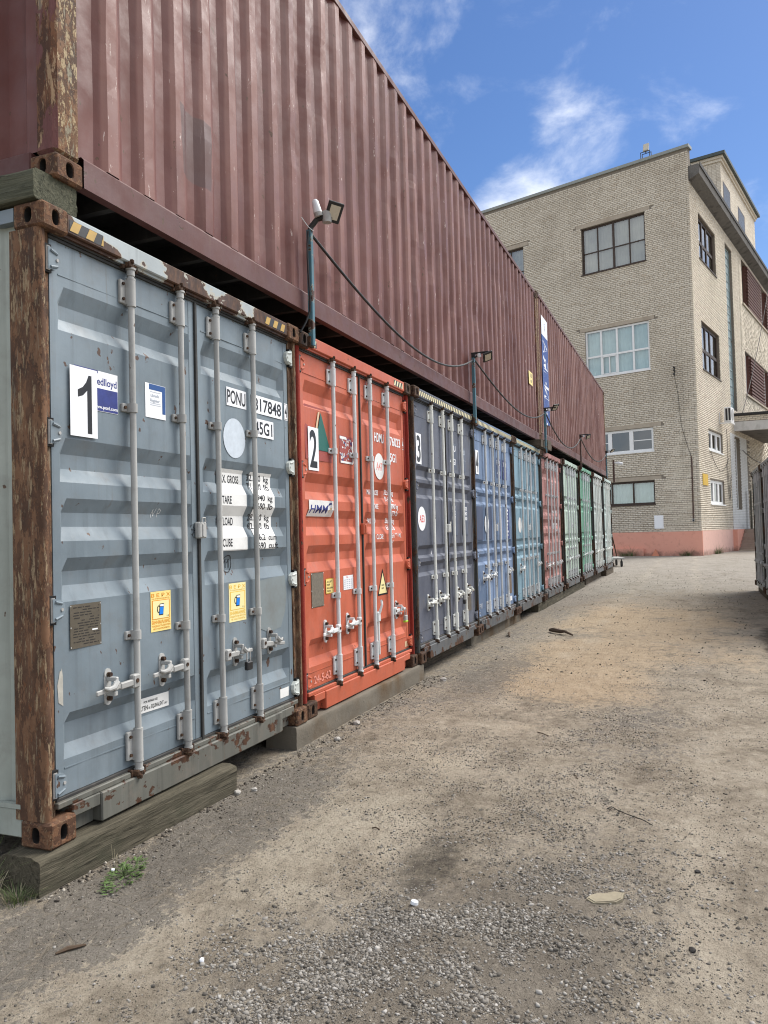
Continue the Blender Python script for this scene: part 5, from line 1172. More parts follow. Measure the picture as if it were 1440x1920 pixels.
# windows
def pane_grid(f, a, b, c, d, cols, rows, fm, gm, o, fw=.07, mull=.06, sillm=None, small=None, curtain=None, thick=(), warm=False):
    """window: frame, each pane its own sub-part, blind and sill"""
    mb = MB(); rows_ = rows if isinstance(rows, list) else [k/rows for k in range(rows+1)]; cols_ = cols if isinstance(cols, list) else [k/cols for k in range(cols+1)]
    slab(mb, f, a, b, c, c+fw, o, o+.07); slab(mb, f, a, b, d-fw, d, o, o+.07); slab(mb, f, a, a+fw, c+fw, d-fw, o, o+.07); slab(mb, f, b-fw, b, c+fw, d-fw, o, o+.07)
    S_ = [a+(b-a)*t for t in cols_]; Z_ = [c+(d-c)*t for t in rows_]
    for i, s in enumerate(S_[1:-1]): w = mull*(1.9 if (i+1) in thick else 1); slab(mb, f, s-w/2, s+w/2, c+fw, d-fw, o+.004, o+.074)
    for z in Z_[1:-1]: slab(mb, f, a+fw, b-fw, z-mull/2, z+mull/2, o+.008, o+.066)
    w = mb.build('window', fm, bld)
    for i in range(len(S_)-1):
        for j in range(len(Z_)-1):
            m2 = MB(); m2.quad(PT(f, S_[i]+mull/2, Z_[j]+mull/2, o+.03), PT(f, S_[i+1]-mull/2, Z_[j]+mull/2, o+.03), PT(f, S_[i+1]-mull/2, Z_[j+1]-mull/2, o+.03), PT(f, S_[i]+mull/2, Z_[j+1]-mull/2, o+.03)); m2.build('pane', gm, w)
    if curtain:
        m2 = MB(); n = int((b-a)/.09); prev = None
        for i in range(n+1):
            s = a+(b-a)*i/n; oo = o-.05-(.035 if i % 2 else 0); cur = (PT(f, s, c+.02, oo), PT(f, s, d-.02, oo))
            if prev: m2.quad(prev[0], cur[0], cur[1], prev[1])
            prev = cur
        m2.build('blind', curtain, w)
    m2 = MB(); slab(m2, f, a-.05, b+.05, c-.3, d+.1, -1.6, -1.55); m2.build('room_back', M['room'], w)
    if sillm: m2 = MB(); slab(m2, f, a-.03, b+.06, c-.06, c+.005, -.10, .06); m2.build('sill', sillm, w)
    return w
for a, b, c, d, kind in WIN_L:
    if kind == 'brown8': pane_grid('L', a, b, c, d, 4, [0, .455, 1], M['frame_brown'], M['glass'], -.20, .09, .055, M['frame_brown'], curtain=M['curtain_warm'], thick=(2,))
    elif kind == 'white8':
        w = pane_grid('L', a, b, c, d, 4, [0, .44, 1], M['frame_white'], M['glass'], -.14, .10, .10, M['frame_white'], curtain=M['curtain'])
        mb = MB(); s0 = a+(b-a)*.5+.05; s1 = a+(b-a)*.75-.05; z0, z1 = c+.09, c+(d-c)*.44-.06
        for q in ((s0, s1, z0, z0+.05), (s0, s1, z1-.05, z1), (s0, s0+.05, z0, z1), (s1-.05, s1, z0, z1), ((s0+s1)/2-.03, (s0+s1)/2+.03, z0, z1)): slab(mb, 'L', *q, -.08, -.05)
        mb.build('opening_sash', M['frame_white'], w)
    elif kind == 'white3':
        w = pane_grid('L', a, b, c, d, [0, .34, .67, 1], 1, M['frame_white'], M['glass_dark'], -.15, .13, .22, M['frame_white'])
        mb = MB()
        for q in ((a+.14, a+1.1), (b-1.1, b-.14)): slab(mb, 'L', q[0], q[1], c+.60, c+.645, -.12, -.09)
        mb.build('glazing_bar', M['frame_white'], w)
    elif kind == 'brown3': pane_grid('L', a, b, c, d, [0, .335, .665, .72, 1], 1, M['frame_brown'], M['glass'], -.18, .10, .07, M['frame_brown'], curtain=M['curtain'], thick=(3,))
for a, b, c, d, kind in WIN_R:
    if kind == 'brown6': pane_grid('R', a, b, c, d, [0, .34, .6, 1], [0, .45, 1], M['frame_brown'], M['glass'], -.20, .16, .18, M['frame_brown'], curtain=None)
    elif kind == 'white4': pane_grid('R', a, b, c, d, 3, 1, M['frame_white'], M['glass_dark'], -.16, .16, .30, M['frame_white'])
    elif kind == 'strip':
        w = pane_grid('R', a, b, c, d, 1, 20, M['strip'], M['strip'], -.22, .10, .06)
    elif kind == 'door': pane_grid('R', a, b, c, d, 1, [0, .42, .46, 1], M['frame_white'], M['glass_dark'], -.25, .10, .08)
    elif kind == 'bay':
        for p, q in ((a, a+1.7), (a+7.1, a+9.3)): pane_grid('R', p, q, c, d, 2, [0, .4, 1], M['frame_white'] if c < 12 or p > a else M['frame_brown'], M['glass'], -.30, .12, .12)
        for p, q in ((a+1.7, a+7.1), (a+9.3, b)):
            mb = MB(); slab(mb, 'R', p, q, c, d, -.6, -.06); pr = mb.build('pier', M['rib'], bld); rbm = MB(); slab(rbm, 'R', 0, q-p-.04, 0, .13, -.10, .09); zo = HZ(0)
            rbm.v = [(x, y, z-zo) for x, y, z in rbm.v]; rme = rbm.mesh('rib', [M['rib']]); z = c+.04
            while z < d-.13: obj('rib', rme, pr, PT('R', p+.02, z)); z += .225
        mb = MB(); slab(mb, 'R', a-.1, b+.1, c-.14, c-.005, -.2, .10); mb.build('sill', M['lintel'], bld)
# roof edge
mb = MB(); slab(mb, 'L', -.10, SL, ZT, ZT+.16, -.45, .10); mb.build('coping', M['roof_metal'], bld)
mb = MB(); cs_ = [(0, 19.28, .012), (0, 19.50, .52), (0, 19.92, .56), (0, 20.0, .50), (0, 19.98, -.4), (0, 19.28, -.3)]
v0 = [PT('R', .05, z, o) for _, z, o in cs_]; v1 = [PT('R', SR, z, o) for _, z, o in cs_]; n = len(cs_)
mb.add(v0+v1, [(i, (i+1) % n, n+(i+1) % n, n+i) for i in range(n)]+[tuple(reversed(range(n))), tuple(range(n, 2*n))]); mb.build('cornice', M['concrete_dark'], bld)
mb = MB(); slab(mb, 'R', .05, SR, 19.86, 20.06, .565, .60); mb.build('gutter', M['roof_felt'], bld)
# stair tower above the roof
t0, t1, oi = 13.6, 26.3, -1.0
pw = MB()
def tw(mb, s0, s1, z0, z1, o0, o1, mi=0): slab(mb, 'R', s0, s1, z0, z1, o0, o1, mi)
tw(pw, t0, t1, 19.4, 26.1, oi-8, oi); tower = pw.build('stair_tower', M['mortar'], bld)
arr = []
def tbrick(mb, z): pass
tb = MB(); z = 19.9; j = 0
while z < 25.9:
    s = t0-(.13 if j % 2 else 0)
    while s < t1: a, b = max(t0, s), min(t1, s+.55); tw(tb, a, b-.012, z, z+.088, oi-.01, oi+.010); s += .55
    o_ = -.0
    while o_ < 7.9: tw(tb, t0-.010, t0+.02, z, z+.088, oi-min(7.99, o_+.27)+.012, oi-o_); o_ += .27
    z += .1; j += 1
o = tb.build('bricks', M['brick'], tower); o['kind'] = 'stuff'
mb = MB(); tw(mb, t0-.10, t1+.10, 25.75, 25.93, oi-8, oi+.10); tw(mb, t0-.2, t1+.2, 25.93, 26.10, oi-8, oi+.2); mb.build('tower_cornice', M['brick'], tower)
mb = MB(); tw(mb, t0-.38, t1+.38, 26.10, 26.30, oi-8.3, oi+.38); mb.build('tower_roof', M['tower_trim'], tower)
for a, b in ((14.2, 16.6), (19.3, 21.9)):
    mb = MB(); tw(mb, a, b, 22.9, 24.7, oi-.2, oi+.014); wn_ = mb.build('tower_window', M['frame_brown'], tower)
    mb = MB(); tw(mb, a+.2, b-.2, 23.0, 24.55, oi, oi+.018); mb.build('pane', plain('unlit_pane', (.02, .022, .024), .35, .2), wn_)
# canopy over the side entrance
def skew(mb, a, b, z0, z1, o1=6.5, k=.23):                # canopy runs square to the yard, a little askew to the wall
    q = [PT('R', a, z0, 0), PT('R', b, z0, 0), PT('R', b+k*o1, z0, o1), PT('R', a+k*o1, z0, o1), PT('R', a, z1, 0), PT('R', b, z1, 0), PT('R', b+k*o1, z1, o1), PT('R', a+k*o1, z1, o1)]
    mb.add(q, [(3, 2, 1, 0), (4, 5, 6, 7), (0, 1, 5, 4), (1, 2, 6, 5), (2, 3, 7, 6), (3, 0, 4, 7)])
mb = MB(); skew(mb, 9.62, 20, 7.22, 7.66); can = mb.build('canopy', M['concrete_dark'], bld)  # slab coloured dark for the shade under the canopy
mb = MB(); skew(mb, 9.3, 9.615, 7.10, 7.66); mb.build('fascia', M['concrete_pale'], can)
mb = MB(); skew(mb, 9.32, 19.9, 7.665, 8.02, 6.45); mb.build('canopy_kerb', M['mortar'], can)
for j in range(3):
    s = .0-.15*(j % 2)
    while s < 6.4:
        a, b = max(0, s), s+.28; mb = MB(); slab(mb, 'R', 9.30+.23*a, 9.34+.23*a, 7.69+j*.105, 7.775+j*.105, a, b); mb.build('brick', M['brick'], can); s += .295
mb = MB(); skew(mb, 9.15, 20, 8.025, 8.16, 6.6); mb.build('canopy_felt', M['roof_felt'], can)
# limewashed entrance brickwork, steps, landing
mb = MB()
for j in range(58):
    z = ZB+j*.1+.006; s = 8.08-(.13 if j % 2 else 0)
    while s < 13.2:
        a, b = max(8.08, s), min(13.2, s+.25); s += .262
        if z > 2.3 and z < 6.75 and b > 9.42 and a < 10.93: continue
        slab(mb, 'R', a, b, z, z+.090, -.01, .012)
o = mb.build('limewashed_bricks', M['white_paint'], wallR); o['kind'] = 'stuff'
mb = MB(); slab(mb, 'R', 9.8, 20, GZ-.1, 1.08, .0, 4.2); mb.build('landing', M['step'], bld)
for j in range(6): mb = MB(); slab(mb, 'R', 8.0+j*.32, 9.8, GZ-.05+j*.205 if j else GZ-.1, GZ+.195+j*.205-.005, .32, 4.1); mb.build('step', M['step'], bld)
mb = MB(); slab(mb, 'R', 7.6, 9.8, GZ-.1, ZB, .0, .30); mb.build('stair_cheek', M['plinth'], bld)
mb = MB(); slab(mb, 'R', 7.2, 8.0, GZ-.05, GZ+.05, .4, 4.0); mb.build('doorstep', M['lintel'], bld)

# ------------------------------------------------------------------ things fixed to or standing by the building
def on(f, s, z, o=0): p = PT(f, s, z, o); return Vector(p)+BC
rzL, rzR = TL, TR
t = thing('air_conditioner', 'white air conditioner unit at the corner of the entrance canopy', 'air conditioner', on('R', 5.3, 7.05, .0), rzR)
mb = MB(); mb.box(0, .85, -.62, -.25, .15, 1.0, 0, .02); mb.build('casing', M['frame_white'], t)
mb = MB(); [mb.box(-.012, .0, -.60+.16*i, -.49+.16*i, .24, .92) for i in range(2)]; mb.build('side_vent', M['lamp_black'], t)
mb = MB(); mb.tube([(.42, -.62, .58), (.42, -.635, .58)], .33, 20); mb.build('fan_grille', M['steel'], t)
mb = MB(); mb.box(-.05, .9, -.64, -.58, .06, .13); mb.box(-.10, -.04, -.64, -.0, .06, .13); mb.box(-.10, -.04, -.05, .0, .06, .72); mb.build('wall_bracket', M['frame_white'], t)
t = thing('roof_floodlight', 'grey floodlight on a frame on the roof edge', 'floodlight', on('L', 2.2, ZT+.16, -.2), rzL)
mb = MB(); [mb.box(x-.016, x+.016, y-.016, y+.016, 0, .40) for x in (-.24, .24) for y in (-.12, .12)]; [mb.box(-.25, .25, y-.012, y+.012, .38, .41) for y in (-.12, .12)]; mb.box(-.02, .02, -.12, .12, .38, .41); mb.build('stand', M['lamp_black'], t)
mb = MB(); R = Matrix.Rotation(.25, 3, 'X'); mb.box(-.15, .15, -.05, .07, .0, .46, 0, .02, R, (0, 0, .44)); mb.box(-.12, .12, .07, .082, .04, .42, 1, 0, R, (0, 0, .44)); mb.build('lamp_head', [M['steel'], M['lamp_lens']], t)
mb = MB(); mb.box(0, .48, -.05, 0, 0, .70, 0, .01); mb.box(.015, .465, -.056, -.05, .015, .685, 0, .004)
o = mb.build('meter_hatch', M['white'], None); o.location = on('L', 1.90, 1.27, .05); o.rotation_euler = (0, 0, rzL+math.pi); o.rotation_euler = (0, 0, rzL); tag(o, 'blank white hatch panel on the brick wall above the plinth', 'panel')
mb = MB(); slab(mb, 'R', .60, 1.72, 3.48, 4.07, .012, .05); o = mb.build('notice_board', M['ochre'], None); o.location = BC; tag(o, 'small ochre yellow notice on the building side', 'sign')
mb = MB(); mb.tube([Vector(PT('L', .36, 4.95, .03))+BC, Vector(PT('L', .34, 4.60, .05))+BC, Vector(PT('L', .35, 3.0, .05))+BC, Vector(PT('L', .36, 1.70, .05))+BC], .035, 8)
o = mb.build('cable_conduit', M['pole_brown'], None); tag(o, 'brown vertical conduit near the building corner', 'pipe')
mb = MB(); p = Vector(PT('L', .36, 1.66, .06))+BC; mb.box(-.10, .10, -.06, .06, -.08, .08, 0, .02, None, tuple(p)); mb.tube([p+Vector((-.06, 0, 0)), p+Vector((-.10, 0, 0))], .05, 10, 1); o = mb.build('outlet_box', [M['steel'], M['lamp_white']], None); tag(o, 'small grey outlet box at the foot of the conduit', 'box')
mb = MB(); p = Vector(PT('L', 1.04, 9.24, .02))+BC
for dz in (0, .2, .36): mb.tube([p+Vector((0, 0, dz)), p+Vector((-.16, .05, dz+.02)), p+Vector((-.16, .05, dz+.09))], [.02, .025, .035], 6)
mb.tube([p, p+Vector((0, 0, .45))], .02, 6); o = mb.build('insulator_bracket', M['lamp_black'], None); tag(o, 'black insulator bracket high on the end wall', 'bracket')
def wire(label, pts, r=.012):
    mb = MB(); mb.tube([Vector(p) for p in pts], r, 5); o = mb.build('wall_wire', M['cable'], None, 40); return tag(o, label, 'wire', 'wires on the building')
def sagw(a, b, sag, n=10): a, b = Vector(a), Vector(b); return [a.lerp(b, i/n)-Vector((0, 0, sag*4*(i/n)*(1-i/n))) for i in range(n+1)]
wire('thin wire down the brick wall from the insulator to the conduit', [on('L', 1.05, 9.2, .06), on('L', .9, 8.2, .05), on('L', .8, 6.6, .05), on('L', .55, 5.6, .05), on('L', .36, 4.95, .05)], .010)
wire('wire looping below the upper side window', sagw(on('R', 2.6, 5.35, .05), on('R', 7.2, 5.3, .05), .9))
wire('wire hanging from the air conditioner down the side wall', [on('R', 6.9, 7.0, .05), on('R', 7.0, 5.6, .05), on('R', 6.8, 4.6, .05), on('R', 7.2, 3.0, .05)])
wire('wire looping beside the lower side window', sagw(on('R', 6.5, 4.9, .05), on('R', 7.6, 4.2, .05), 1.7))
wire('long wire slung from the canopy up to the cornice', sagw(on('R', 11.0, 8.3, .2), on('R', 22.5, 19.4, .4), .6), .02)
wire('wire under the canopy along the shaded wall', sagw(on('R', 11.6, 6.1, .05), on('R', 19, 5.7, .05), .15), .02)
mb = MB(); slab(mb, 'R', 12.2, 12.55, 1.10, 3.55, .25, .31); o = mb.build('leaning_plank', M['timber'], None); o.location = BC; tag(o, 'brown plank leaning by the entrance above the steps', 'plank')
mb = MB(); R = Matrix.Rotation(.3, 3, 'Y'); mb.box(-.5, .5, -.5, .5, 0, .35, 0, .10, R, tuple(on('R', 11.2, 1.15, 1.15))); o = mb.build('white_sack', M['white_paint'], None); tag(o, 'crumpled white sack on the landing above the steps', 'sack')
# railing behind the parapet
t = thing('roof_railing', 'black roof ladder railing behind the corner parapet', 'railing', on('R', .6, 20.0, -.3), rzR)
for i in range(4): mb = MB(); mb.box(i*1.1, i*1.1+.05, -.02, .03, 0, 1.0-.12*i); mb.build('baluster', M['lamp_black'], t)
mb = MB(); mb.tube([(0, 0, 1.0), (3.35, 0, .64)], .03, 6); mb.tube([(0, 0, .5), (3.35, 0, .34)], .03, 6); mb.build('rail', M['lamp_black'], t)
# warning board and platform trolley
mb = MB(); a, b, c_ = on('L', 2.52, GZ, .22), on('L', 2.12, GZ, .22), on('L', 2.34, .22, .10); d_ = on('L', 2.32, GZ, .07)
mb.add([a, b, c_, d_], [(0, 1, 2), (1, 3, 2), (3, 0, 2)]); o = mb.build('warning_triangle', plain('faded_orange_board', (.50, .19, .11), .7, .2, 5), None); tag(o, 'faded orange triangular board leaning at the plinth', 'sign')
t = thing('platform_trolley', 'platform trolley with a tall handle beyond the last container', 'trolley', (28.9, .24, GZ), .25)
mb = MB(); mb.box(-.1, 1.5, -.36, .36, .30, .36, 0, .01); mb.build('platform', M['steel'], t)
mb = MB(); [mb.tube([(1.4, y, .36), (1.25, y+.28, 1.75)], .025, 8) for y in (-.30,)]; mb.tube([(1.4, .1, .36), (1.25, .36, 1.75)], .025, 8); mb.tube([(1.25, -.02, 1.75), (1.25, .36, 1.75)], .025, 8); mb.tube([(1.32, -.16, 1.0), (1.32, .22, 1.0)], .02, 8); mb.build('handle', M['cam'], t)
for x in (.08, 1.3):
    for y in (-.26, .26): mb = MB(); mb.tube([(x, y-.03, .12), (x, y+.03, .12)], .12, 14); mb.tube([(x, y, .12), (x, y, .30)], .02, 6); mb.build('wheel', M['rubber'], t)
# ------------------------------------------------------------------ loose stone, grit and litter on the ground
phi = (1+5**.5)/2
ICO = np.array([(-1, phi, 0), (1, phi, 0), (-1, -phi, 0), (1, -phi, 0), (0, -1, phi), (0, 1, phi), (0, -1, -phi), (0, 1, -phi), (phi, 0, -1), (phi, 0, 1), (-phi, 0, -1), (-phi, 0, 1)])/math.hypot(1, phi)
ICF = np.array([(0, 11, 5), (0, 5, 1), (0, 1, 7), (0, 7, 10), (0, 10, 11), (1, 5, 9), (5, 11, 4), (11, 10, 2), (10, 7, 6), (7, 1, 8), (3, 9, 4), (3, 4, 2), (3, 2, 6), (3, 6, 8), (3, 8, 9), (4, 9, 5), (2, 4, 11), (6, 2, 10), (8, 6, 7), (9, 8, 1)])
def stones(name, label, xy, r, mat, sink=.35, flat=.62):
    n = len(xy); r = np.asarray(r); V = np.repeat(ICO[None], n, 0)*(1+RNG.uniform(-.36, .36, (n, 12, 1)))
    V *= np.stack([RNG.uniform(.8, 1.35, n), RNG.uniform(.65, 1.05, n), RNG.uniform(flat-.2, flat+.2, n)], -1)[:, None, :]
    for _ in range(4):                                       # split faces: flat facets instead of rolled pebbles
        nn = RNG.normal(size=(n, 3)); nn /= np.linalg.norm(nn, axis=1)[:, None]; dd = RNG.uniform(.30, .70, n)
        ex = np.maximum(0, np.einsum('nvk,nk->nv', V, nn)-dd[:, None]); V = V-ex[..., None]*nn[:, None, :]
    tl = RNG.uniform(-.5, .5, n); c, s = np.cos(tl)[:, None], np.sin(tl)[:, None]; y, z = V[..., 1]*c-V[..., 2]*s, V[..., 1]*s+V[..., 2]*c; V[..., 1], V[..., 2] = y, z
    an = RNG.uniform(0, 6.28, n); c, s = np.cos(an)[:, None], np.sin(an)[:, None]; x, y = V[..., 0]*c-V[..., 1]*s, V[..., 0]*s+V[..., 1]*c; V[..., 0], V[..., 1] = x, y
    V *= r[:, None, None]; V[..., 0] += xy[:, 0, None]; V[..., 1] += xy[:, 1, None]; V[..., 2] += (gh(xy[:, 0], xy[:, 1])+r*flat*(1-2*sink))[:, None]
    F = (ICF[None]+np.arange(n)[:, None, None]*12).reshape(-1, 3); me = bpy.data.meshes.new(name); vv = V.reshape(-1, 3)
    me.vertices.add(len(vv)); me.vertices.foreach_set('co', vv.ravel()); me.loops.add(F.size); me.polygons.add(len(F)); me.loops.foreach_set('vertex_index', F.ravel()); me.polygons.foreach_set('loop_start', np.arange(0, F.size, 3)); me.update(); me.materials.append(mat)
    return tag(obj(name, me), label, 'gravel', kind='stuff')
def gau(x, y, cx, cy, rx, ry): return np.exp(-(((x-cx)/rx)**2+((y-cy)/ry)**2))
def scatter(n, x0, x1, y0, y1, dens):
    out = []; 
    while sum(len(o) for o in out) < n:
        x = RNG.uniform(x0, x1, 60000); y = RNG.uniform(y0, y1, 60000); k = RNG.random(60000) < dens(x, y); out.append(np.stack([x[k], y[k]], -1))
    return np.concatenate(out)[:n]
blot = lambda x, y: np.clip((fnoise(x*3.1+9, y*3.1+4, 4)-.36)*5, .03, 1)
dg = lambda x, y: np.clip(1.6*gau(x, y, -.34, -1.60, .44, .46)+.9*gau(x, y, .16, -1.98, .42, .30)+.55*gau(x, y, .30, -1.55, .22, .22)+.30*gau(x, y, .6, -2.2, .7, .4), 0, 1)*blot(x*2.1+3, y*2.1)**.8
P = scatter(22000, -1.0, 1.9, -2.9, -.7, dg)
stones('gravel', 'patch of pale crushed stone lying in the foreground', P, np.clip(.0044*np.exp(RNG.normal(0, .48, len(P))), .0015, .0140), M['gravel'], .45)
P = scatter(16000, -1.0, 1.9, -2.9, -.7, lambda x, y: np.clip(dg(x, y)*1.3, 0, 1))
stones('fine_grit', 'fine dark grit packed between the crushed stone', P, .0011+.0018*RNG.random(len(P)), M['grit'], .35, .7)
dm = lambda x, y: np.clip(.34*gau(x, y, .5, -1.9, 1.1, .7)+.28*gau(x, y, 2.0, -1.6, 1.7, .8)+.16*gau(x, y, 3.6, -2.1, 1.4, .6)+.06, 0, 1)*blot(x*1.3+5, y*1.3)
P = scatter(9000, -.95, 6.5, -3.2, -.06, dm)
stones('pebbles', 'stray pebbles strewn over the dirt', P, .003+.0065*RNG.random(len(P))**2.6, M['gravel'], .3)
P = scatter(38000, -.95, 7.5, -3.4, -.04, lambda x, y: np.clip(dm(x, y)*2.2+.22*gau(x, y, .3, -.3, 2.2, .25)+.06, 0, 1))
stones('grit', 'dark grit and crumbs of asphalt over the yard', P, .0014+.0030*RNG.random(len(P))**2.0, M['grit'], .3, .7)
P = scatter(2600, 5.5, 26, -3.9, -.06, lambda x, y: .35+.6*gau(x, y, 8.8, -3.7, 2.5, .5))
stones('scattered_crumbs', 'dark crumbs scattered farther along the yard', P, .004+.012*RNG.random(len(P))**3, M['grit'], .3, .7)
edge = np.stack([RNG.uniform(-.1, 5.2, 2600), -.03-RNG.random(2600)**2*.20], -1)
stones('rubble_line', 'broken stone lying along the foot of the beams', edge, .002+.012*RNG.random(2600)**4, M['grit'], .35)
# single pieces one can point at
def chunk(name, label, cat, x, y, r, mat, sc=(1, 1, .6), group=None, seed=1):
    rg = random.Random(seed); bm = bmesh.new(); bmesh.ops.create_icosphere(bm, subdivisions=2, radius=r)
    for v in bm.verts: v.co *= 1+rg.uniform(-.16, .16)
    for v in bm.verts: v.co.x *= sc[0]; v.co.y *= sc[1]; v.co.z *= sc[2]
    me = bpy.data.meshes.new(name); bm.to_mesh(me); bm.free(); me.materials.append(mat); o = obj(name, me, None, (x, y, float(gh(x, y))+r*sc[2]*.55), (0, 0, rg.uniform(0, 6))); return tag(o, label, cat, group)
mb = MB(); pts = [(-.080, .012), (-.066, -.030), (-.020, -.038), (.022, -.044), (.058, -.026), (.070, -.004), (.086, .014), (.048, .036), (.010, .028), (-.020, .040), (-.052, .036)]
mb.prism(pts, -.004, .009); mb.prism([(x*.9, y*.88) for x, y in pts], .009, .012); o = mb.build('flat_stone', M['cardboard'], None); o.location = (.655, -2.275, float(gh(.655, -2.275))+.002); o.rotation_euler = (.03, -.04, -1.05); tag(o, 'flat tan slab of stone lying on the gravel', 'stone')
mb = MB(); mb.tube([(0, 0, 0), (0, 0, .012)], [.017, .015], 18); mb.tube([(0, 0, .012), (0, 0, .014)], [.011, .010], 14); o = mb.build('bottle_cap', M['lamp_white'], None, 40); o.location = (.388, -1.542, float(gh(.388, -1.542))+.004); o.rotation_euler = (.2, .1, 0); tag(o, 'round white plastic cap on the dirt', 'cap')
chunk('white_stone', 'small bright white stone on the dirt, front left', 'stone', -.262, -.965, .011, M['white'], (1, .8, .9), None, 4)
for i, (x, y, r) in enumerate(((1.05, -2.62, .012), (.36, -2.60, .013))): chunk('dark_lump', ('dark lump of asphalt right of the tan slab', 'dark lump of soil in the right corner')[i], 'lump', x, y, r, M['dark_bit'], (1.2, 1, .6), 'dark lumps on the dirt', 11+i)
for i, (x, y, r) in enumerate(((1.33, -.10, .022), (1.42, -.16, .018), (3.05, -.11, .030), (2.58, -.16, .024), (5.0, -.22, .035))): chunk('stone', ('stone by the end of the wooden sleeper', 'stone on the dirt past the sleeper end', 'stone against the stained kerb block', 'stone at the near end of the kerb block', 'grey stone past the far end of the kerb block')[i], 'stone', x, y, r, M['gravel'], (1.1, 1, .7), 'stones along the beams', 31+i)
def stick(name, label, cat, pts, r, mat):
    mb = MB(); mb.tube([(x, y, float(gh(x, y))+z) for x, y, z in pts], r, 6); return tag(mb.build(name, mat, None, 50), label, cat)
stick('wire_scrap', 'thin dark wire curled on the dirt at right', 'wire', [(1.78, -2.19, .006), (1.73, -2.17, .008), (1.70, -2.19, .012), (1.75, -2.20, .010), (1.72, -2.22, .008), (1.66, -2.27, .012), (1.60, -2.36, .010), (1.55, -2.41, .006)], .0024, M['dark_bit'])
stick('branch', 'dark crooked branch lying across the sandy road', 'branch', [(9.0, -.62, .03), (8.85, -.70, .05), (8.75, -.82, .04), (8.62, -.90, .06), (8.55, -1.02, .02)], [.02, .035, .03, .02, .012], M['twig'])
stick('branch_piece', 'short dark twig near the kerb under the mid-blue container', 'twig', [(8.55, -.10, .02), (8.42, -.14, .05), (8.3, -.17, .015)], [.012, .02, .012], M['twig'])
stick('twig', 'brown bark sliver lying at the front left', 'twig', [(-.40, -.42, .006), (-.36, -.44, .010), (-.31, -.48, .006)], [.004, .009, .004], M['twig'])
for i, (x, y, a, L) in enumerate(((3.1, -1.62, .7, .16), (2.2, -1.95, .4, .08), (1.1, -1.1, 1.3, .05))): stick('twig', ('thin twig on the road before the orange-red container', 'short twig on the stony patch', 'small twig on the dirt in front of the numbered 1 container')[i], 'twig', [(x, y, .004), (x+.5*L*math.cos(a), y+.5*L*math.sin(a), .010), (x+L*math.cos(a), y+L*math.sin(a), .004)], .0035, M['twig'])

# ------------------------------------------------------------------ weeds
def blade(mb, p, d, L, w, bend, mi=0, n=4):
    p = Vector(p); d = Vector(d).normalized(); side = d.cross(Vector((0, 0, 1))); side = (side.normalized() if side.length > .01 else Vector((1, 0, 0)))*w; prev = None; q = p.copy(); dv = Vector((0, 0, 1))*.9+d*.35
    for i in range(n+1):
        t = i/n; ww = side*(1-t*.9); cur = (q-ww, q+ww)
        if prev: mb.quad(prev[0], prev[1], cur[1], cur[0], mi)
        prev = cur; q = q+dv.normalized()*L/n; dv = dv+d*bend/n-Vector((0, 0, bend*.45/n))
def leaf(mb, p, d, L, up, mi=0):
    p = Vector(p); d = Vector(d); d.z = up; d.normalize(); s = d.cross(Vector((0, 0, 1))).normalized(); n = s.cross(d)
    pts = [p, p+d*L*.30+s*L*.22, p+d*L*.45+s*L*.10, p+d*L*.62+s*L*.24, p+d*L*.75+s*L*.09, p+d*L-n*L*.12, p+d*L*.75-s*L*.09, p+d*L*.62-s*L*.24, p+d*L*.45-s*L*.10, p+d*L*.30-s*L*.22]
    mid = [p+d*L*.45+n*L*.05]; mb.add(pts+mid, [(i, (i+1) % 10, 10) for i in range(10)], mi)
rw = random.Random(12)
t = thing('leafy_weed', 'bright green leafy weed at the foot of the wooden sleeper', 'weed', (.225, -.205, float(gh(.225, -.205))))
mb = MB()
for i in range(190):
    a = rw.uniform(0, 6.28); r = rw.random()**.6; x, y = .16*r*math.cos(a)*1.25, .070*r*math.sin(a); x, y = x*.86-y*.5, x*.35+y*.9; leaf(mb, (x, y, rw.uniform(.002, .024)*(1.2-r)), (math.cos(a+rw.uniform(-1, 1)), math.sin(a+rw.uniform(-1, 1)), 0), rw.uniform(.018, .034), rw.uniform(.05, .5), 0 if rw.random() < .75 else 1)
mb.build('leaves', [M['leaf'], M['leaf_dark']], t)
mb = MB()
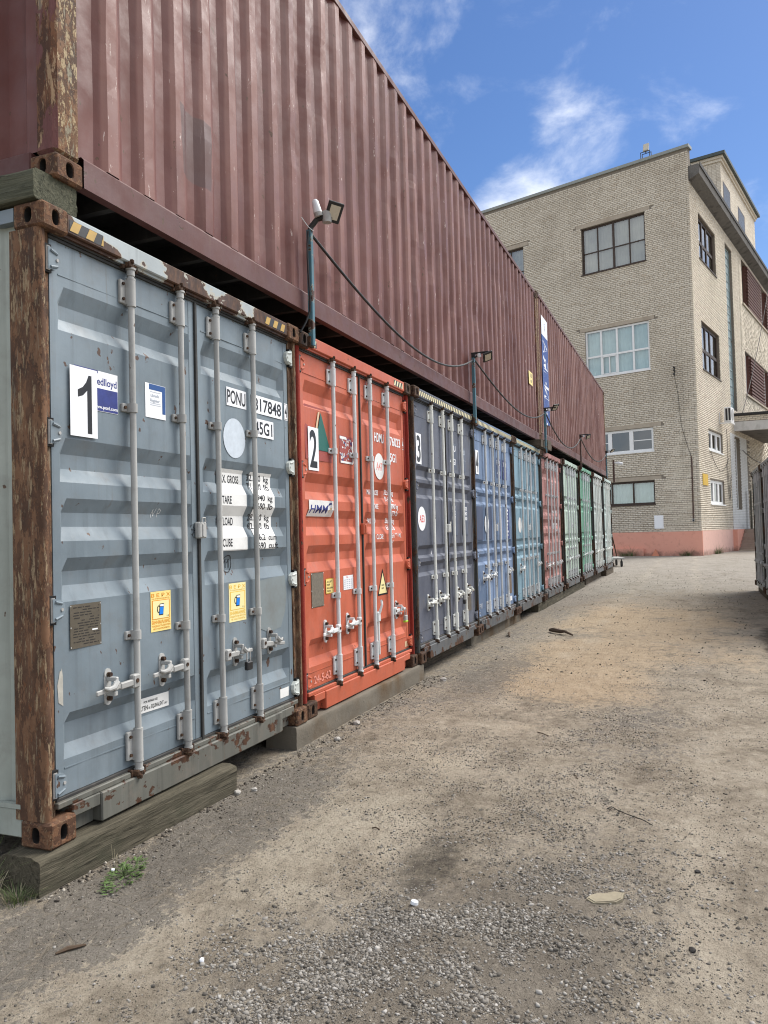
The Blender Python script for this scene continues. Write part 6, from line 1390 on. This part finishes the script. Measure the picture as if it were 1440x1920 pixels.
for i in range(26): a = rw.uniform(0, 6.28); r = rw.random()*.12; mb.tube([(0, 0, 0), (r*.6*math.cos(a)*1.2, r*.3*math.sin(a), .02), (r*math.cos(a)*1.3, r*.5*math.sin(a), .03)], .0012, 4)
mb.build('stems', M['leaf_dark'], t)
mb = MB(); [mb.tube([(.03+.004*k, .07, 0), (.02+.01*k, .08, .06), (.015+.02*k, .085, .13-.03*k)], .0012, 4) for k in range(4)]; mb.build('dry_stalk', M['straw'], t)
mb = MB(); mb.tube([(-.05, .02, .045), (-.05, .02, .052)], .008, 8); mb.build('flower_head', M['white'], t)
def tuft(label, x, y, n, L, sp, mats, group=None, name='grass_tuft', z=None):
    mb = MB()
    for i in range(n):
        a = rw.uniform(0, 6.28); r = rw.random()*sp; blade(mb, (r*math.cos(a), r*math.sin(a), -.004), (math.cos(a+rw.uniform(-.8, .8)), math.sin(a+rw.uniform(-.8, .8)), 0), L*rw.uniform(.4, 1.15), .0016*(L/.1)**.7, rw.uniform(.3, 2.0), rw.choices(range(len(mats)), [3]+[2]*(len(mats)-1))[0])
    o = mb.build(name, mats, None); o.location = (x, y, z if z is not None else float(gh(x, y))); return tag(o, label, 'grass', group)
tuft('dry grass tuft by the sawn end of the wooden sleeper', -.125, .055, 190, .095, .070, [M['grass'], M['straw'], M['leaf_dark']])
tuft('long straw-coloured grass left of the sleeper end', -.16, .22, 60, .26, .06, [M['straw'], M['grass']])
tuft('withered grass at the left edge under the container', -.10, .46, 60, .20, .09, [M['straw'], M['leaf_dark']])
for i, (s, h, f) in enumerate(((4.02, .55, 'L'), (3.55, .75, 'L'), (3.78, .45, 'L'), (.62, .62, 'L'), (.95, .40, 'L'), (2.6, .62, 'R'), (3.3, .50, 'R'))):
    p = on(f, s, GZ, .16 if i > 2 else .34); lb = ('low weed at the plinth step near the trolley', 'tall weed with dark seed heads at the plinth', 'weed between the tall weed and the trolley', 'bushy weed at the plinth left of the building corner', 'low weed at the plinth, second from the corner', 'bushy weed at the plinth right of the building corner', 'smaller weed right of the building corner')[i]
    tuft(lb, p.x, p.y, 90, h, .20, [M['leaf_dark'], M['leaf'], M['straw']], 'weeds along the plinth', 'weed', GZ)
